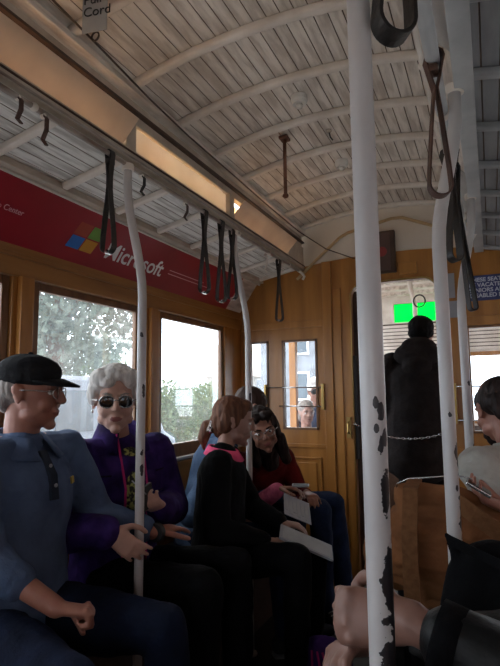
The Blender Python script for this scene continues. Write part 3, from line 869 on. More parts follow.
t = thing('bell_rope', 'dark bell rope running along the ribs beside the hanging grey card', 'cord', (-0.95, 1.6, 2.28))
MB().tube([(-0.98, 0.25, 2.292), (-1.00, 0.70, 2.288), (-1.035, 1.14, 2.285), (-1.05, 1.43, 2.270), (-1.06, 1.72, 2.262), (-1.05, 2.1, 2.245), (-1.03, 2.5, 2.215), (-0.99, 2.85, 2.175), (-0.90, 3.1, 2.120), (-0.76, 3.24, 2.075), (-0.62, 3.288, 2.065)], 0.0035, 8).build('rope', 'darkwood', t, smooth=True)
for y in (1.12,):
    MB().tube([(-1.02 + 0.014 * math.cos(a * PI / 6), y, 2.290 + 0.014 * math.sin(a * PI / 6)) for a in range(13)], 0.003, 6, caps=False).build('ring', 'darkwood', t, smooth=True)
# grey card with writing
t = thing('hanging_card', 'grey card with black writing hanging at the top by the bell cord', 'card', (-0.97, 1.05, 2.30))
cx0, cy0 = -0.960, 1.05
MB().obox((cx0, cy0, 2.303), (0.038, 0.0076, 0.0), (-.0002, .001, 0), (0, 0, 0.065)).build('card', 'greycard', t)
place_text('lettering', 'Pull\nCord', 0.040, (cx0 - 0.034, cy0 - 0.0092, 2.325), (0.98, 0.196, 0), (0, 0, 1), 'black', t)
MB().ribbon([(cx0, cy0, 2.365), (cx0, cy0 + 0.003, 2.385)], 0.012, 0.002, (1, 0, 0)).build('tab', 'greycard', t)
# conduit on the tympanum
pp = [(-1.16, 3.285, 1.985), (-1.05, 3.285, 2.08), (-0.86, 3.285, 2.235), (-0.80, 3.285, 2.262), (-0.52, 3.285, 2.315), (-0.45, 3.285, 2.312), (-0.22, 3.285, 2.21), (0.05, 3.285, 2.05)]
MB_ = MB().tube(pp, 0.0105, 10).build('conduit', mat('conduit_tan', (0.50, 0.34, 0.17), 0.45), smooth=True)
tag(MB_, 'tan conduit bent in an arch over the doorway on the white end panel', 'conduit')
# framed notice and small box on the bulkhead
t = thing('framed_notice', 'dark framed notice with a red emblem above the doorway', 'picture', (-0.56, 3.28, 2.1))
MB().box((-0.635, 3.262, 1.965), (-0.500, 3.30, 2.235)).build('frame', 'darkwood', t, bevel=0.004)
MB().box((-0.622, 3.258, 1.980), (-0.530, 3.262, 2.220)).build('print', mat('print_brown', (0.09, 0.05, 0.04), 0.5), t)
MB().tube([(-0.58, 3.2585, 2.10), (-0.58, 3.2565, 2.10)], 0.032, 20).build('emblem', mat('emblem_red', (0.28, 0.03, 0.03), 0.5), t)
t = MB().box((-0.485, 3.275, 1.945), (-0.375, 3.302, 2.020)).build('wooden_block', 'oak', bevel=0.004)
tag(t, 'small wooden cover plate just right of the framed notice', 'cover plate')
for (x0, x1, z0, z1, lb) in ((-0.235, -0.165, 1.775, 1.925, 'larger white paper notice on the bulkhead between the white poles'), (-0.215, -0.155, 1.655, 1.755, 'smaller white paper notice under the larger one between the poles')):
    t = MB().box((x0, 3.294, z0), (x1, 3.2995, z1)).build('paper_notice', 'paper'); tag(t, lb, 'notice')
t = thing('seat_sign', 'blue sign with pale capital lettering on the right of the bulkhead', 'sign', (0.07, 3.29, 1.82))
MB().box((-0.095, 3.292, 1.745), (0.255, 3.2995, 1.895)).build('sign_board', 'blue_sign', t, bevel=0.001)
place_text('lettering', 'THESE SEATS MUST\nBE VACATED FOR\nSENIORS AND\nDISABLED PERSONS', 0.033, (-0.085, 3.2912, 1.858), (1, 0, 0), (0, 0, 1), 'signtext', t, bold=0.0008)
# chain across the doorway
t = thing('door_chain', 'thin metal chain sagging across the doorway', 'chain', (-0.55, 3.33, 1.0))
mb = MB()
a = V((-0.79, 3.27, 1.02)); b = V((-0.26, 3.27, 0.975)); nlink = 30
for k in range(nlink):
    u = (k + 0.5) / nlink; p = a.lerp(b, u) - V((0, 0, 0.17 * 4 * u * (1 - u) * 0.35))
    u2 = (k + 1.0) / nlink; q = a.lerp(b, u2) - V((0, 0, 0.17 * 4 * u2 * (1 - u2) * 0.35))
    d_ = (q - p).normalized(); s_ = V((0, 1, 0)) if k % 2 else V((0, 0, 1)); s_ = (s_ - d_ * d_.dot(s_)).normalized()
    mb.tube([p + d_ * 0.012 * math.cos(w * PI / 4) + s_ * 0.005 * math.sin(w * PI / 4) for w in range(9)], 0.0018, 5, caps=False)
mb.build('links', 'chrome', t, smooth=True)
for p in (a, b): MB().ell(p, (0.010, 0.02, 0.010)).build('eye_bolt', 'chrome', t, smooth=True)

# ================================================================ PEOPLE
def ik(a, c, l1, l2, hint):
    a, c, hint = V(a), V(c), V(hint)
    d = c - a; L_ = d.length
    if L_ > (l1 + l2) * 0.985:
        k = L_ / ((l1 + l2) * 0.985); l1 *= k; l2 *= k
    x = (l1 * l1 - l2 * l2 + L_ * L_) / (2 * L_); h = math.sqrt(max(0, l1 * l1 - x * x))
    dn = d.normalized(); hv = (hint - dn * hint.dot(dn)).normalized()
    return a + dn * x + hv * h

def hand_geo(mb, wrist, d, n, thumb, curl, k=1.0, spread=0.12):
    """palm and five fingers. d: direction of fingers, n: the way the palm faces, thumb: side vector of thumb."""
    w = V(wrist); d = V(d).normalized(); n = V(n); n = (n - d * n.dot(d)).normalized()
    t = d.cross(n); t = t if t.dot(V(thumb)) > 0 else -t
    mb.loft([(w - d * 0.01 * k, 0.026 * k, 0.019 * k), (w + d * 0.03 * k, 0.033 * k, 0.016 * k), (w + d * 0.07 * k, 0.038 * k, 0.014 * k), (w + d * 0.088 * k, 0.037 * k, 0.012 * k)], t, 16)
    lens = [0.070, 0.078, 0.072, 0.056]; offs = [0.028, 0.0095, -0.0095, -0.028]; rad = [0.0088, 0.0090, 0.0086, 0.0076]
    cu = curl if isinstance(curl, (list, tuple)) else [curl] * 4
    for i in range(4):
        p = w + d * (0.085 - (0.006 if i == 3 else 0) - (0.003 if i == 0 else 0)) * k + t * offs[i] * k
        ang = 0.0; dd = (d + t * (offs[i] / 0.028) * spread).normalized()
        for j, fr in enumerate((0.45, 0.31, 0.24)):
            ang += cu[i] * (0.95, 1.25, 0.8)[j]
            dj = dd * math.cos(ang) + n * math.sin(ang)
            q = p + dj * lens[i] * fr * k
            mb.cap(p - dj * (0.012 if j == 0 else 0) * k, q, rad[i] * k * (1, .93, .86)[j], rad[i] * k * (.93, .86, .78)[j], 10)
            p = q
    mc = sum(cu) / 4
    p = w + d * 0.022 * k + t * 0.024 * k
    dirs = [(d * 0.65 + t * 0.75 + n * (0.25 + 0.3 * mc)), (d * (0.8) + t * (0.45 - 0.5 * mc) + n * (0.2 + 0.5 * mc)), (d * 0.8 + t * (0.2 - 0.7 * mc) + n * (0.15 + 0.6 * mc))]
    for j, ln in enumerate((0.042, 0.032, 0.026)):
        dj = dirs[j].normalized(); q = p + dj * ln * k
        mb.cap(p, q, (0.013, 0.0105, 0.0098)[j] * k, (0.0108, 0.0098, 0.0085)[j] * k, 10); p = q

def frame(look, roll_=0.0):
    f = V(look).normalized(); r = f.cross(V((0, 0, 1))).normalized(); u = r.cross(f)
    if roll_:
        r, u = r * math.cos(roll_) + u * math.sin(roll_), u * math.cos(roll_) - r * math.sin(roll_)
    return Matrix((r, f, u)).transposed()

def head_geo(mb, H, Rm, k=1.0, female=False):
    P = lambda x, y, z: V(H) + Rm @ (V((x, y, z)) * k)
    E = lambda c, r: mb.ell(P(*c), tuple(q * k for q in r), Rm)
    E((0, -0.018, 0.038), (0.074, 0.094, 0.082)); E((0, 0.018, -0.012), (0.067, 0.070, 0.086))
    jw = 0.046 if female else 0.053
    E((0, 0.030, -0.068), (jw, 0.050, 0.040)); E((0, 0.066, -0.097), (0.020, 0.019, 0.017))
    for s_ in (-1, 1):
        E((s_ * 0.036, 0.056, -0.032), (0.024, 0.024, 0.026)); E((s_ * 0.031, 0.074, 0.024), (0.025, 0.014, 0.010))
        E((s_ * 0.0115, 0.098, -0.026), (0.008, 0.009, 0.007)); E((s_ * 0.076, -0.008, -0.004), (0.008, 0.018, 0.030))
        E((s_ * 0.083, -0.016, 0.010), (0.006, 0.015, 0.017)); E((s_ * 0.078, -0.006, -0.026), (0.006, 0.009, 0.010))
        E((s_ * 0.044, 0.020, -0.066), (0.020, 0.034, 0.020))
    mb.cap(P(0, 0.084, 0.020), P(0, 0.102, -0.020), 0.008 * k, 0.0115 * k)
    E((0, 0.074, -0.056), (0.027, 0.016, 0.014)); E((0, 0.081, -0.053), (0.022, 0.010, 0.0055)); E((0, 0.080, -0.065), (0.019, 0.010, 0.0065))

def paint_lips(ob, H, Rm, k):
    me = ob.data
    me.materials.append(M['lip']); idx = len(me.materials) - 1; Ri = Rm.transposed()
    H = V(H) - V(ob.location)
    for p in me.polygons:
        c = Ri @ (V(p.center) - H) / k
        if c.y > 0.076 and ((c.x / 0.021) ** 2 + ((c.z + 0.059) / 0.0085) ** 2) < 1: p.material_index = idx

def eyes(parent, H, Rm, k=1.0, brow='hair_brown'):
    P = lambda x, y, z: V(H) + Rm @ (V((x, y, z)) * k)
    for s_ in (-1, 1):
        e = MB().ell(P(s_ * 0.031, 0.069, 0.004), (0.0125 * k, 0.0125 * k, 0.0085 * k), Rm).build('eye', 'eye', parent, smooth=True)
        MB().ell(P(s_ * 0.031, 0.0795, 0.004), (0.0048 * k, 0.003 * k, 0.0048 * k), Rm).build('iris', 'iris', e, smooth=True)
        MB().ribbon([P(s_ * 0.014, 0.087, 0.024), P(s_ * 0.032, 0.088, 0.031), P(s_ * 0.05, 0.076, 0.025)], 0.007 * k, 0.004 * k, Rm @ V((0, 0, 1))).build('eyebrow', brow, parent)

def shell(rings_fn, name, m, parent, vox=0.008, amp=0.005, sc=14, sm=4, seed=0.0, st=(1, 1, 1)):
    mb = MB(); rings_fn(mb)
    o = mb.build(name, m, parent, voxel=vox, sm=sm)
    if amp: wrinkle(o, amp, sc, st, seed)
    return o

def person(label, P, N, fwd, H, look, skin='skin', k=1.0, shw=0.185, hands=None, legs=None, top=('shirt', 'polo', 0.016),
           sleeve=(1.0, 1.0), bottom=('trousers', 'jeans'), vox=0.006, hroll=0.0, group=None, shoes='shoe', female=False,
           girth=1.0, sh_off=(0, 0, 0), brow='hair_brown', cat='person', show_eyes=True, hem=0.0, sleeve_r=1.0, cuffs=None, hk=1.0):
    """hands: {'L':dict(w=,d=,n=,t=,curl=,hint=)}; legs: {'L':dict(knee=,ankle=,toe=)}; sleeve = share of forearm covered (L,R)"""
    P, N, H = V(P), V(N), V(H); f = V(fwd).normalized(); r = f.cross(V((0, 0, 1))).normalized()
    t = thing('person', label, cat, (P.x, P.y, 0), group)
    spine = (N - P); up = spine.normalized()
    Rm = frame(look, hroll)
    g = girth
    torso = [(P + up * 0.0, 0.165 * k * g, 0.115 * k * g), (P + spine * 0.25, 0.150 * k * g, 0.108 * k * g), (P + spine * 0.5, 0.150 * k * g, 0.105 * k * g),
             (P + spine * 0.75, 0.168 * k * g, 0.108 * k * g), (P + spine * 0.90, 0.150 * k, 0.085 * k), (N - up * 0.01, 0.075 * k, 0.06 * k)]
    sh = {'R': N - up * 0.055 * k + r * shw * k + V(sh_off), 'L': N - up * 0.055 * k - r * shw * k + V(sh_off)}
    hip = {'R': P + r * 0.09 * k - up * 0.01, 'L': P - r * 0.09 * k - up * 0.01}
    hands = hands or {}; legs = legs or {}
    arm = {}
    for s_ in 'LR':
        h = hands.get(s_)
        if h is None: continue
        w = V(h['w']); el = V(h['el']) if 'el' in h else ik(sh[s_], w, 0.29 * k, 0.26 * k, h.get('hint', (0, 0, -1)))
        arm[s_] = (sh[s_], el, w)
    body = MB()
    thin = 0.86
    body.loft([(c, a * thin, b * thin) for c, a, b in torso], r)
    body.cap(N - up * 0.02, H + Rm @ V((0, -0.022, -0.05)) * k, 0.056 * k if not female else 0.047 * k, 0.052 * k if not female else 0.044 * k, 16)
    body.cap(N - up * 0.03 + r * 0.10 * k, N - up * 0.03 - r * 0.10 * k, 0.045 * k, 0.045 * k)
    head_geo(body, H, Rm, k * hk, female)
    for s_, (a, e, w) in arm.items():
        m_ = 0.86
        body.cap(a, e, 0.047 * k * m_, 0.038 * k * m_, 14); body.cap(e, w, 0.038 * k * (m_ if sleeve[0 if s_ == 'L' else 1] > 0.5 else 1), 0.026 * k, 14)
        h = hands[s_]; sd = -1 if s_ == 'L' else 1
        hand_geo(body, w, h['d'], h['n'], h['t'], h.get('curl', 0.3), k * h.get('k', 1.0), h.get('spread', 0.12))
    for s_, l in legs.items():
        kn, an = V(l['knee']), V(l['ankle'])
        body.loft([(hip[s_], 0.075 * k, 0.07 * k), (kn, 0.05 * k, 0.05 * k)], (0, 0, 1) if abs((kn - hip[s_]).normalized().z) < .9 else (1, 0, 0))
        body.cap(kn, an, 0.045 * k, 0.032 * k)
        toe = V(l.get('toe', f)).normalized(); body.cap(an + V((0, 0, -0.03 * k)), an + toe * 0.10 * k + V((0, 0, -0.045 * k)), 0.032 * k, 0.026 * k)
    b = body.build('body', skin, t, voxel=vox, sm=3)
    paint_lips(b, H, Rm, k * hk)
    if show_eyes: eyes(t, H, Rm, k * hk, brow)
    # top garment
    nm, tm, thk = top
    def top_fn(mb):
        rr_ = [(c, a + thk, b_ + thk) for c, a, b_ in torso]
        rr_[-1] = (N - up * 0.028 * k, 0.070 * k + thk * .6, 0.062 * k + thk * .6)
        rr_[0] = (P - up * (0.02 + hem), rr_[0][1] + 0.006, rr_[0][2] + 0.006)
        mb.loft(rr_, r, 24)
        for s_ in 'LR':
            mb.cap(N - up * 0.055 * k, sh[s_], 0.055 * k + thk, 0.052 * k + thk, 14)
        for i, s_ in enumerate('LR'):
            if s_ not in arm: continue
            a, e, w = arm[s_]; q = sleeve[i]
            if q <= 0:      # short sleeve
                mb.cap(a, a.lerp(e, 0.6), (0.050 * k + thk) * sleeve_r, (0.046 * k + thk) * sleeve_r, 14)
            else:
                mb.cap(a, e, (0.049 * k + thk) * sleeve_r, (0.040 * k + thk) * sleeve_r, 14)
                mb.cap(e, e.lerp(w, q * 0.96), (0.040 * k + thk) * sleeve_r, (0.026 * k + thk * 0.9 + 0.010 * (1 - q)) * sleeve_r, 14)
    shell(top_fn, nm, tm, t, vox + 0.001, 0.006, 11, seed=P.y * 7)
    if legs:
        def bt(mb):
            mb.loft([(P - up * 0.04, 0.165 * k * g + 0.008, 0.12 * k * g + 0.008), (P + up * 0.05, 0.155 * k * g + 0.006, 0.11 * k * g + 0.006)], r)
            for s_, l in legs.items():
                kn, an = V(l['knee']), V(l['ankle']); hp = hip[s_]
                mb.cap(hp, hp.lerp(kn, 0.5), 0.098 * k * g, 0.082 * k * g, 16); mb.cap(hp.lerp(kn, 0.5), kn, 0.082 * k * g, 0.066 * k, 16)
                mb.cap(kn, kn.lerp(an, 0.45), 0.064 * k, 0.062 * k, 16); mb.cap(kn.lerp(an, 0.45), an + V((0, 0, 0.02)), 0.062 * k, 0.052 * k, 16)
        shell(bt, bottom[0], bottom[1], t, vox + 0.003, 0.006, 12, seed=P.y * 3)
        for s_, l in legs.items():
            an = V(l['ankle']); toe = V(l.get('toe', f)).normalized(); sd = toe.cross(V((0, 0, 1))).normalized(); tt = toe
            mb = MB()
            z = V((0, 0, 1))
            mb.loft([(an - tt * 0.03 * k - z * 0.035 * k, 0.036 * k, 0.045 * k), (an + tt * 0.05 * k - z * 0.045 * k, 0.042 * k, 0.038 * k), (an + tt * 0.14 * k - z * 0.055 * k, 0.044 * k, 0.027 * k), (an + tt * 0.17 * k - z * 0.058 * k, 0.036 * k, 0.022 * k)], sd)
            s0 = mb.build('shoe', shoes, t, voxel=0.007, sm=2)
            so = MB().loft([(an - tt * 0.05 * k - z * 0.080 * k, 0.038 * k, 0.010 * k), (an + tt * 0.06 * k - z * 0.082 * k, 0.044 * k, 0.010 * k), (an + tt * 0.18 * k - z * 0.082 * k, 0.040 * k, 0.010 * k)], sd)
            so.build('sole', 'rubber', s0, smooth=True)
            lc_ = MB()
            for q in range(4):
                c = an + tt * (0.05 + 0.022 * q) * k - z * (0.006 + 0.008 * q) * k
                lc_.tube([c + sd * 0.022 * k, c + z * 0.004, c - sd * 0.022 * k], 0.0025, 6)
            lc_.build('laces', 'paper', s0, smooth=True)
    return dict(t=t, Rm=Rm, H=H, k=k * hk, N=N, up=up, r=r, f=f, sh=sh, arm=arm, body=b, P=P)

def HP(p, x, y, z): return p['H'] + p['Rm'] @ (V((x, y, z)) * p['k'])

def hair(p, m, blobs, name='hair', vox=0.006, amp=0.004, sc=45, st=(1, 1, 0.35), sm=2):
    mb = MB(); k = p['k']
    for b in blobs:
        if len(b) == 2: mb.ell(HP(p, *b[0]), tuple(q * k for q in b[1]), p['Rm'])
        else: mb.cap(HP(p, *b[0]), HP(p, *b[1]), b[2] * k, b[3] * k)
    o = mb.build(name, m, p['t'], voxel=vox, sm=sm); wrinkle(o, amp, sc, st); return o

def collar(p, m, r0=0.066, r1=0.088, z0=0.012, z1=-0.018, open_=28, name='collar', y0=0.0, thick=0.004, h=0.0):
    """fold-over collar round the neck; open at the front"""
    N, r, f, up, k = p['N'], p['r'], p['f'], p['up'], p['k']
    mb = MB(); n = 22; vs = []
    for i in range(n + 1):
        a = math.radians(open_ + (360 - 2 * open_) * i / n)
        d_ = f * math.cos(a) + r * math.sin(a)
        fr = 0.5 + 0.5 * math.cos(a)            # 1 at the front
        c = N + f * y0
        top = c + d_ * r0 * k + up * (z0 - 0.032 * fr + 0.004) * k
        crest = c + d_ * (r0 + 0.006) * k + up * (z0 + h + 0.006 - 0.030 * fr) * k
        bot = c + d_ * (r1 + 0.010 * fr) * k + up * (z1 - 0.038 * fr) * k
        inner = c + d_ * (r0 - 0.001) * k + up * (z1 - 0.03 * fr) * k
        vs += [inner, top, crest, bot]
    fs = []
    for i in range(n):
        for j in range(3): fs.append((i * 4 + j, i * 4 + j + 1, (i + 1) * 4 + j + 1, (i + 1) * 4 + j))
    mb.add(vs, fs); o = mb.build(name, m, p['t'], smooth=True)
    md = o.modifiers.new('s', 'SOLIDIFY'); md.thickness = thick * 1.0; md.offset = 0
    dg = bpy.context.evaluated_depsgraph_get(); nm = bpy.data.meshes.new_from_object(o.evaluated_get(dg)); o.modifiers.clear(); o.data = nm
    return o

def specs(p, rim, lens=None, name='glasses', rr=0.022, thick=0.0016, tint=False):
    t = MB()
    for s_ in (-1, 1):
        t.tube([HP(p, s_ * 0.031 + rr * math.cos(a * PI / 8), 0.094 - 0.006 * abs(math.cos(a * PI / 8)), 0.002 + rr * 0.78 * math.sin(a * PI / 8)) for a in range(17)], thick, 6, caps=False)
        t.tube([HP(p, s_ * 0.053, 0.088, 0.006), HP(p, s_ * 0.078, 0.06, 0.008), HP(p, s_ * 0.083, 0.0, 0.008), HP(p, s_ * 0.082, -0.02, -0.008)], thick, 6)
    t.tube([HP(p, -0.010, 0.096, 0.006), HP(p, 0, 0.099, 0.009), HP(p, 0.010, 0.096, 0.006)], thick, 6)
    g = t.build(name, rim, p['t'], smooth=True)
    if lens:
        for s_ in (-1, 1):
            MB().ell(HP(p, s_ * 0.031, 0.0915, 0.002), (rr * 0.98 * p['k'], 0.003 * p['k'], rr * 0.76 * p['k']), p['Rm']).build('lens', lens, g, smooth=True)
    return g

# ---- man in the blue polo and black cap
m1 = person('man in blue polo shirt and black cap seated nearest on the left', (-1.34, 1.17, 0.55), (-1.345, 1.195, 1.085), (1, 0.05, 0), (-1.325, 1.212, 1.228), (0.91, 0.40, -0.06),
    skin='skin_ruddy', girth=1.12, shw=0.205, vox=0.005,
    hands={'L': dict(w=(-1.065, 1.515, 0.755), d=(0.12, 0.98, -0.05), n=(0, 0, -1), t=(1, 0, 0), curl=0.18, el=(-1.25, 1.45, 0.80)),
           'R': dict(w=(-1.05, 1.065, 0.675), d=(0.75, 0.62, -0.22), n=(-0.1, -0.2, -1), t=(0, 1, 0), curl=1.25, el=(-1.245, 1.00, 0.79))},
    legs={'R': dict(knee=(-0.87, 0.93, 0.58), ankle=(-0.85, 0.92, 0.12)), 'L': dict(knee=(-0.86, 1.28, 0.575), ankle=(-0.84, 1.30, 0.12))},
    top=('polo_shirt', 'polo', 0.016), sleeve=(0.80, 0.45), bottom=('trousers', 'jeans'), brow='hair_grey', sleeve_r=1.1)
hair(m1, 'hair_grey', [((0, -0.038, 0.018), (0.079, 0.080, 0.062)), ((0, -0.072, -0.028), (0.058, 0.036, 0.042))], amp=0.002)
cp = MB()
cp.ell(HP(m1, 0, -0.016, 0.062), (0.088, 0.104, 0.062), m1['Rm']); cp.ell(HP(m1, 0, -0.018, 0.040), (0.086, 0.103, 0.030), m1['Rm'])
cap_ = cp.build('cap', 'capmat', m1['t'], voxel=0.005, sm=3); wrinkle(cap_, 0.002, 25)
br = MB(); n = 14; vs = []
for i in range(n + 1):
    a = PI * (0.06 + 0.88 * i / n)
    for rr_ in (0.0, 0.5, 1.0):
        x = math.cos(a) * (0.078 + 0.004 * rr_); y = 0.018 + math.sin(a) * (0.075 + 0.056 * rr_); z = 0.046 - 0.020 * rr_ * math.sin(a) - 0.010 * (x / 0.08) ** 2
        vs.append(HP(m1, x, y, z))
fs = [(i * 3 + j, i * 3 + j + 1, (i + 1) * 3 + j + 1, (i + 1) * 3 + j) for i in range(n) for j in range(2)]
br.add(vs, fs); bo = br.build('cap_brim', 'capmat', cap_, smooth=True)
md = bo.modifiers.new('s', 'SOLIDIFY'); md.thickness = 0.007; md.offset = 0
MB().ell(HP(m1, 0, -0.016, 0.124), (0.008, 0.008, 0.005), m1['Rm']).build('cap_button', 'capmat', cap_, smooth=True)
specs(m1, 'chrome')
collar(m1, 'polo', 0.066, 0.118, 0.026, -0.022, 18, thick=0.006)
pk = MB(); q0 = m1['N'] + m1['f'] * 0.085 - m1['up'] * 0.035; q1 = m1['N'] + m1['f'] * 0.146 - m1['up'] * 0.175
pk.ribbon([q0, q0.lerp(q1, 0.5) + m1['f'] * 0.018, q1], 0.030, 0.012, m1['r'])
plk = pk.build('placket', 'polo_dark', m1['t'], bevel=0.002)
for u in (0.3, 0.7):
    c = q0.lerp(q1, u) + m1['f'] * (0.018 * (1 - abs(2 * u - 1)) + 0.010)
    MB().ell(c, (0.004, 0.006, 0.006)).build('button', 'paper', plk, smooth=True)
MB().obox(m1['N'] + m1['f'] * 0.135 - m1['r'] * 0.085 - m1['up'] * 0.13, (0.003, 0, 0), (0, 0.005, 0.002), (0, -0.002, 0.010)).build('chest_emblem', mat('emblem_yellow', (0.40, 0.28, 0.05)), m1['t'])
w_ = m1['arm']['L'][2]
MB().tube([w_ + V((0.008, -0.012, 0)), w_ + V((0.009, 0.012, 0))], 0.031, 18).build('wrist_watch', 'black', m1['t'], bevel=0.003)

# ---- grey-haired woman
m2 = person('grey-haired woman in sunglasses and purple quilted jacket seated facing the camera', (-1.35, 1.66, 0.54), (-1.345, 1.672, 1.035), (0.9, -0.35, 0), (-1.320, 1.612, 1.198), (0.66, -0.76, -0.08),
    skin='skin_light', female=True, shw=0.175, vox=0.005, k=0.97,
    hands={'R': dict(w=(-1.120, 1.350, 0.790), d=(0.62, 0.40, -0.60), n=(-0.5, 0.7, -0.1), t=(0.2, 0.5, 0.8), curl=[0.2, 0.3, 0.35, 0.4], hint=(-0.2, -0.6, -0.8)),
           'L': dict(w=(-1.10, 1.60, 0.815), d=(0.15, -0.85, 0.35), n=(-0.3, -0.2, 0.9), t=(-1, 0, 0.3), curl=1.0, el=(-1.22, 1.85, 0.76))},
    legs={'R': dict(knee=(-0.88, 1.53, 0.60), ankle=(-0.90, 1.52, 0.12)), 'L': dict(knee=(-0.88, 1.76, 0.60), ankle=(-0.88, 1.78, 0.12))},
    top=('jacket', 'purple', 0.024), sleeve=(0.97, 0.97), bottom=('trousers', 'blackcloth'), brow='hair_grey', show_eyes=True, sleeve_r=1.12, hk=1.08)
hair(m2, 'hair_white', [((0, -0.030, 0.050), (0.091, 0.096, 0.088)), ((0.052, 0.022, 0.078), (0.044, 0.052, 0.042)), ((-0.045, 0.024, 0.080), (0.046, 0.050, 0.040)), ((0.0, 0.036, 0.096), (0.058, 0.040, 0.028)),
    ((0.078, -0.002, 0.028), (0.024, 0.048, 0.050)), ((-0.078, -0.002, 0.028), (0.024, 0.048, 0.050)), ((0, -0.075, -0.02), (0.068, 0.045, 0.055)), ((0.03, 0.066, 0.070), (0.030, 0.020, 0.020))], amp=0.003, vox=0.005, sc=50)
specs(m2, 'chrome', 'lens', 'sunglasses', 0.027, 0.0022)
for s_ in (-1, 1):
    MB().ell(HP(m2, s_ * 0.081, 0.002, -0.040), (0.005, 0.005, 0.007)).build('earring', 'chrome', m2['t'], smooth=True)
collar(m2, 'purple', 0.070, 0.100, 0.060, 0.00, 34, 'jacket_collar', thick=0.016, h=0.012)
# blouse front and zipper edges
f2, r2, u2, N2 = m2['f'], m2['r'], m2['up'], m2['N']
bl = MB(); bl.loft([(N2 + f2 * 0.075 - u2 * 0.03, 0.030, 0.014), (N2 + f2 * 0.118 - u2 * 0.14, 0.040, 0.018), (N2 + f2 * 0.128 - u2 * 0.30, 0.045, 0.018), (N2 + f2 * 0.124 - u2 * 0.42, 0.045, 0.018)], r2)
bl.build('blouse', 'blouse', m2['t'], smooth=True)
for s_ in (-1, 1):
    MB().tube([N2 + f2 * 0.070 + r2 * s_ * 0.055 + u2 * 0.035, N2 + f2 * 0.100 + r2 * s_ * 0.050 - u2 * 0.05, N2 + f2 * 0.138 + r2 * s_ * 0.046 - u2 * 0.16, N2 + f2 * 0.140 + r2 * s_ * 0.048 - u2 * 0.30, N2 + f2 * 0.136 + r2 * s_ * 0.05 - u2 * 0.43], 0.0045, 8).build('zipper', 'magenta', m2['t'], smooth=True)
# quilting seams on the jacket as raised piping rows
for i, dz in enumerate((0.11, 0.19, 0.27, 0.35)):
    for s_ in (-1, 1):
        pts = []
        for q in range(7):
            a = math.radians(30 + q * 14)
            pts.append(N2 - u2 * dz + f2 * math.cos(a) * 0.138 + r2 * s_ * math.sin(a) * 0.192)
        MB().tube(pts, 0.0035, 6).build('quilt_seam', 'plum', m2['t'], smooth=True)
# thing in her left hand
t = thing('phone', 'small dark phone with pale cord held by the grey-haired woman at the pole', 'phone', (-1.09, 1.52, 0.85))
MB().obox((-1.098, 1.515, 0.868), (0.006, 0, 0), (0, 0.028, 0.008), (0, -0.008, 0.04)).build('case', 'black', t, bevel=0.003)
MB().tube([(-1.09, 1.50, 0.88), (-1.10, 1.47, 0.91), (-1.12, 1.46, 0.93)], 0.0022, 6).build('cord', 'paper', t, smooth=True)
MB().tube([V((0, 0, 0)) + p for p in (V((-1.055, 1.452, 0.735)), V((-1.0545, 1.4525, 0.737)))], 0.0, 6) if False else None

# ---- girl with ponytail
gk = 0.86
m3 = person('girl with ponytail in a black top with pink collar seated by the far left pole', (-1.10, 2.03, 0.54), (-1.090, 2.065, 0.968), (0.95, 0.30, 0), (-1.068, 2.138, 1.092), (0.88, 0.46, -0.20),
    skin='skin_pale', k=gk, shw=0.165, female=True, vox=0.005,
    hands={'R': dict(w=(-0.87, 2.00, 0.625), d=(0.75, 0.60, -0.12), n=(0, 0, -1), t=(-0.4, 0.8, 0), curl=0.55, el=(-1.03, 1.88, 0.675)),
           'L': dict(w=(-0.86, 2.16, 0.66), d=(0.8, 0.2, -0.1), n=(0, 0, -1), t=(0, -1, 0), curl=0.4, hint=(0, 0.5, -1))},
    legs={'R': dict(knee=(-0.72, 1.98, 0.58), ankle=(-0.72, 1.94, 0.20), toe=(0.85, 0.3, 0)), 'L': dict(knee=(-0.72, 2.18, 0.52), ankle=(-0.74, 2.16, 0.12))},
    top=('black_top', 'blackcloth', 0.016), sleeve=(0.97, 0.97), bottom=('trousers', 'blackcloth'), brow='hair_light', sleeve_r=1.15, hk=1.06)
hair(m3, 'hair_light', [((0, -0.026, 0.042), (0.083, 0.098, 0.084)), ((0, 0.028, 0.082), (0.060, 0.048, 0.036)), ((0.066, -0.024, 0.008), (0.020, 0.050, 0.048)), ((-0.066, -0.024, 0.008), (0.020, 0.050, 0.048)), ((0, -0.078, -0.018), (0.066, 0.048, 0.060)), ((0.058, -0.045, -0.02), (0.020, 0.040, 0.045)),
    ((0, -0.062, -0.055), (0.050, 0.036, 0.040)), ((0, -0.100, -0.038), (0, -0.130, -0.052), 0.027, 0.032), ((0, -0.130, -0.052), (0, -0.138, -0.110), 0.036, 0.030), ((0, -0.138, -0.110), (0, -0.125, -0.160), 0.026, 0.008)], amp=0.003, vox=0.005)
hc = MB(); hc.tube([HP(m3, 0.036 * math.cos(a * PI / 6), -0.114 + 0.0 * a, -0.044 + 0.036 * math.sin(a * PI / 6)) for a in range(13)], 0.007, 8, caps=False)
hc.obox(HP(m3, 0.036, -0.116, -0.042), m3['Rm'] @ V((0.003, 0, 0)), m3['Rm'] @ V((0, 0.010, 0)), m3['Rm'] @ V((0, 0.004, 0.024)))
hc.build('hair_clip', 'chrome', m3['t'], smooth=False)
collar(m3, 'pink', 0.066, 0.090, 0.018, -0.012, 8, 'pink_collar', thick=0.012)

